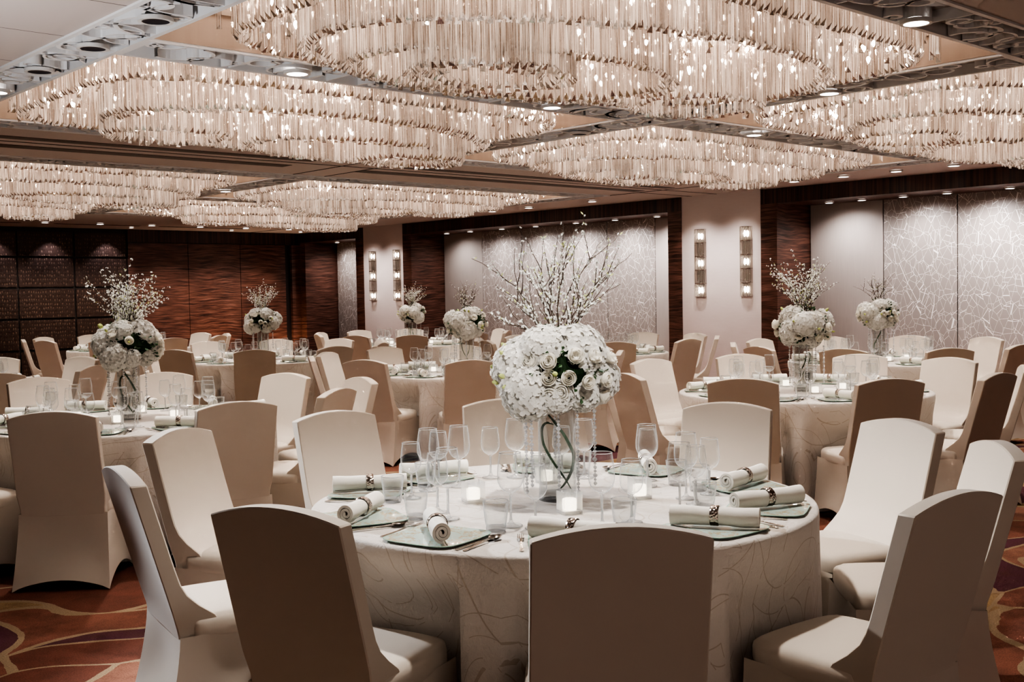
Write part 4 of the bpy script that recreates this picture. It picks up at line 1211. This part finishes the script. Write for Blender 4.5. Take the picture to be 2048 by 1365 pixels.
for ti, (tx, ty, tn) in enumerate(TABLES):
    cut = ti in (0, 1, 2, 3)
    if ti == 0:
        for k, (a, r_, nd) in enumerate(T1_PLATES):
            nm = min(ANGS, key=lambda q: abs((q - a + 180) % 360 - 180)); setting(ti, tx, ty, tn, nm, a, r_, nd, cut)
        for a, gl in NEAR_GLASS.items():
            for kind, ga, gr in gl: glass(kind, ti, tn, f'by the {PLACE[a]} place', tx + gr * cos(radians(ga)), ty + gr * sin(radians(ga)))
    else:
        r2 = random.Random(ti * 9 + 1)
        for a in ANGS:
            aa = a + r2.uniform(-2, 2)
            setting(ti, tx, ty, tn, a, aa, .745, aa + 45 + r2.choice((0, 0, 20, -25, 40)), cut)
            for kind, da, gr in (('L', 9, .52), ('S', 20, .50), ('T', 14, .615)):
                q = radians(aa + da + r2.uniform(-.6, .6)); g_ = gr + r2.uniform(-.007, .007); gx, gy = tx + g_ * cos(q), ty + g_ * sin(q)
                if on_screen(gx, gy, .85, 20): glass(kind, ti, tn, f'by the {PLACE[a]} place', gx, gy)
    for k, (a, r_) in enumerate(((142, .33), (231, .27), (316, .29), (55, .36))):
        cx_, cy_ = tx + r_ * cos(radians(a)), ty + r_ * sin(radians(a))
        if not on_screen(cx_, cy_, .8): continue
        t = thing('votive_candle', f'lit candle in glass cube {("left of", "in front of", "right of", "behind")[k]} the vase on the {tn}', 'candle', (cx_, cy_, ZW), radians(a + 20), 'votive candles in glass cubes')
        obj('glass_cube', V_CUBE, t); obj('candle', V_CANDLE, t)
bouquet(2.92, 2.98, 'biggest white bouquet with tall plum branches on the nearest table', 1, BR_MAIN)
for k, (i, kind, lab) in enumerate(((2, 'bush', 'white bouquet with blossoming sprays on the left front table'), (1, 'bush', 'white bouquet with blossoming sprays on the table near the sconce pillar'),
                        (3, 'bare', 'white bouquet with thin bare twigs on the table behind the nearest one'), (4, 'bush', 'small distant bouquet in front of the striped wood wall'),
                        (5, 'bush', 'small distant bouquet below the far pillar sconces'), (6, 'bare', 'bouquet with dark bare twigs before the right lattice alcove'),
                        (8, 'bare', 'distant bouquet half hidden behind the left front sprays'))):
    bouquet(TABLES[i][0], TABLES[i][1], lab, 2 + k, BR_BUSH if kind == 'bush' else BR_BARE, (1.05, 1.1, .95, .95, .9, .95, .8, .6)[k], k)

# ------------------------------------------------------------------ light
def lamp(kind, loc, power, col=(1, .9, .8), aim=None, size=.1, angle=60, blend=.5, sy=None):
    ld = bpy.data.lights.new('lamp', kind); ld.energy = power; ld.color = col
    if kind == 'SPOT': ld.spot_size = radians(angle); ld.spot_blend = blend; ld.shadow_soft_size = size
    elif kind == 'AREA':
        ld.size = size
        if sy: ld.shape = 'RECTANGLE'; ld.size_y = sy
    else: ld.shadow_soft_size = size
    o = bpy.data.objects.new('lamp', ld); COL.objects.link(o); o.location = loc
    if aim is not None: o.rotation_euler = (Vector(aim) - Vector(loc)).to_track_quat('-Z', 'Y').to_euler()
    return o
for a, c, d, e in COFFERS:
    lamp('AREA', ((a + d) / 2, (c + e) / 2, 3.53), 120, (1, .905, .84), ((a + d) / 2, (c + e) / 2, 0), d - a - .4, sy=e - c - .4)
for ti, (tx, ty, tn) in enumerate(TABLES):
    lamp('SPOT', (tx, ty, 2.86), 118 if ti else 165, (1, .945, .885), (tx, ty, 0), .05, 85, .38)
lamp('SPOT', (1.55, 7.75, 2.7), 900, (.92, .955, 1), (2.75, 2.8, .72), .06, 46, .4)
for y, p in ((16.9, 40), (15.8, 60), (14.7, 80), (13.7, 90), (12.6, 80), (11.6, 110), (8.5, 70), (7.4, 80), (6.5, 110), (5.6, 170), (4.6, 150), (20.9, 50), (20.0, 60)):
    lamp('SPOT', (XW + .30, y, 2.66), p * .95, (1, .955, .96), (XW + .62, y - .1, .8), .05, 150, 1.0)
for k in range(6): lamp('SPOT', (7.28 + .98 * k, 20.4, 2.86), 120, (1, .85, .75), (7.28 + .98 * k, 21.5, .9), .05, 75, .9)
for y in (9.8, 10.45, 12.4, 14.0, 15.6, 17.0, 18.2, 18.85, 8.4, 7.0, 5.6): lamp('SPOT', (12.57, y, 2.86), 60 if (9.4 < y < 10.9 or 17.8 < y < 19.3) else 16, (1, .93, .90), (13.2, y, 1.5), .05, 88, 1.0)
for x in (7.9, 9.0, 6.9): lamp('SPOT', (x, YW - .25, 2.86), 45, (.92, .86, 1), (x, YW - .05, 0), .02, 90, .6)
for x, y in ((11.2, 21.4), (12.9, 21.4)): lamp('SPOT', (x, y,   .08), 40, (1, .72, .5), (x, y + .25, 2), .03, 100, .7)
lamp('SPOT', (.5, 5.0, 1.5), 150, (.95, .97, 1), (2.4, 5.9, 2.93), .3, 84, .9)  # added uplight without a fitting, brightens the left filigree and ceiling
lamp('SPOT', (1.2, .6, 2.86), 330, (1, .96, .92), (2.91, 2.98, 1.28), .08, 13, .6)  # added narrow spot without a fitting, brightens only the nearest bouquet's front
wd = bpy.data.worlds.new('World'); SC.world = wd; wd.use_nodes = True
wd.node_tree.nodes['Background'].inputs[0].default_value = (.95, .78, .70, 1); wd.node_tree.nodes['Background'].inputs[1].default_value = .56  # ambient fill added through the open front, lifts chair backs and ceiling

SC.view_settings.view_transform = 'AgX'
SC.view_settings.look = 'AgX - High Contrast'
SC.view_settings.exposure = 0.20
cy = SC.cycles
cy.max_bounces = 4; cy.diffuse_bounces = 2; cy.glossy_bounces = 2; cy.transmission_bounces = 4; cy.transparent_max_bounces = 8
cy.use_adaptive_sampling = True; cy.adaptive_threshold = .12; cy.adaptive_min_samples = 12
cy.caustics_reflective = False; cy.caustics_refractive = False
cy.sample_clamp_indirect = 2.0
cy.use_denoising = True
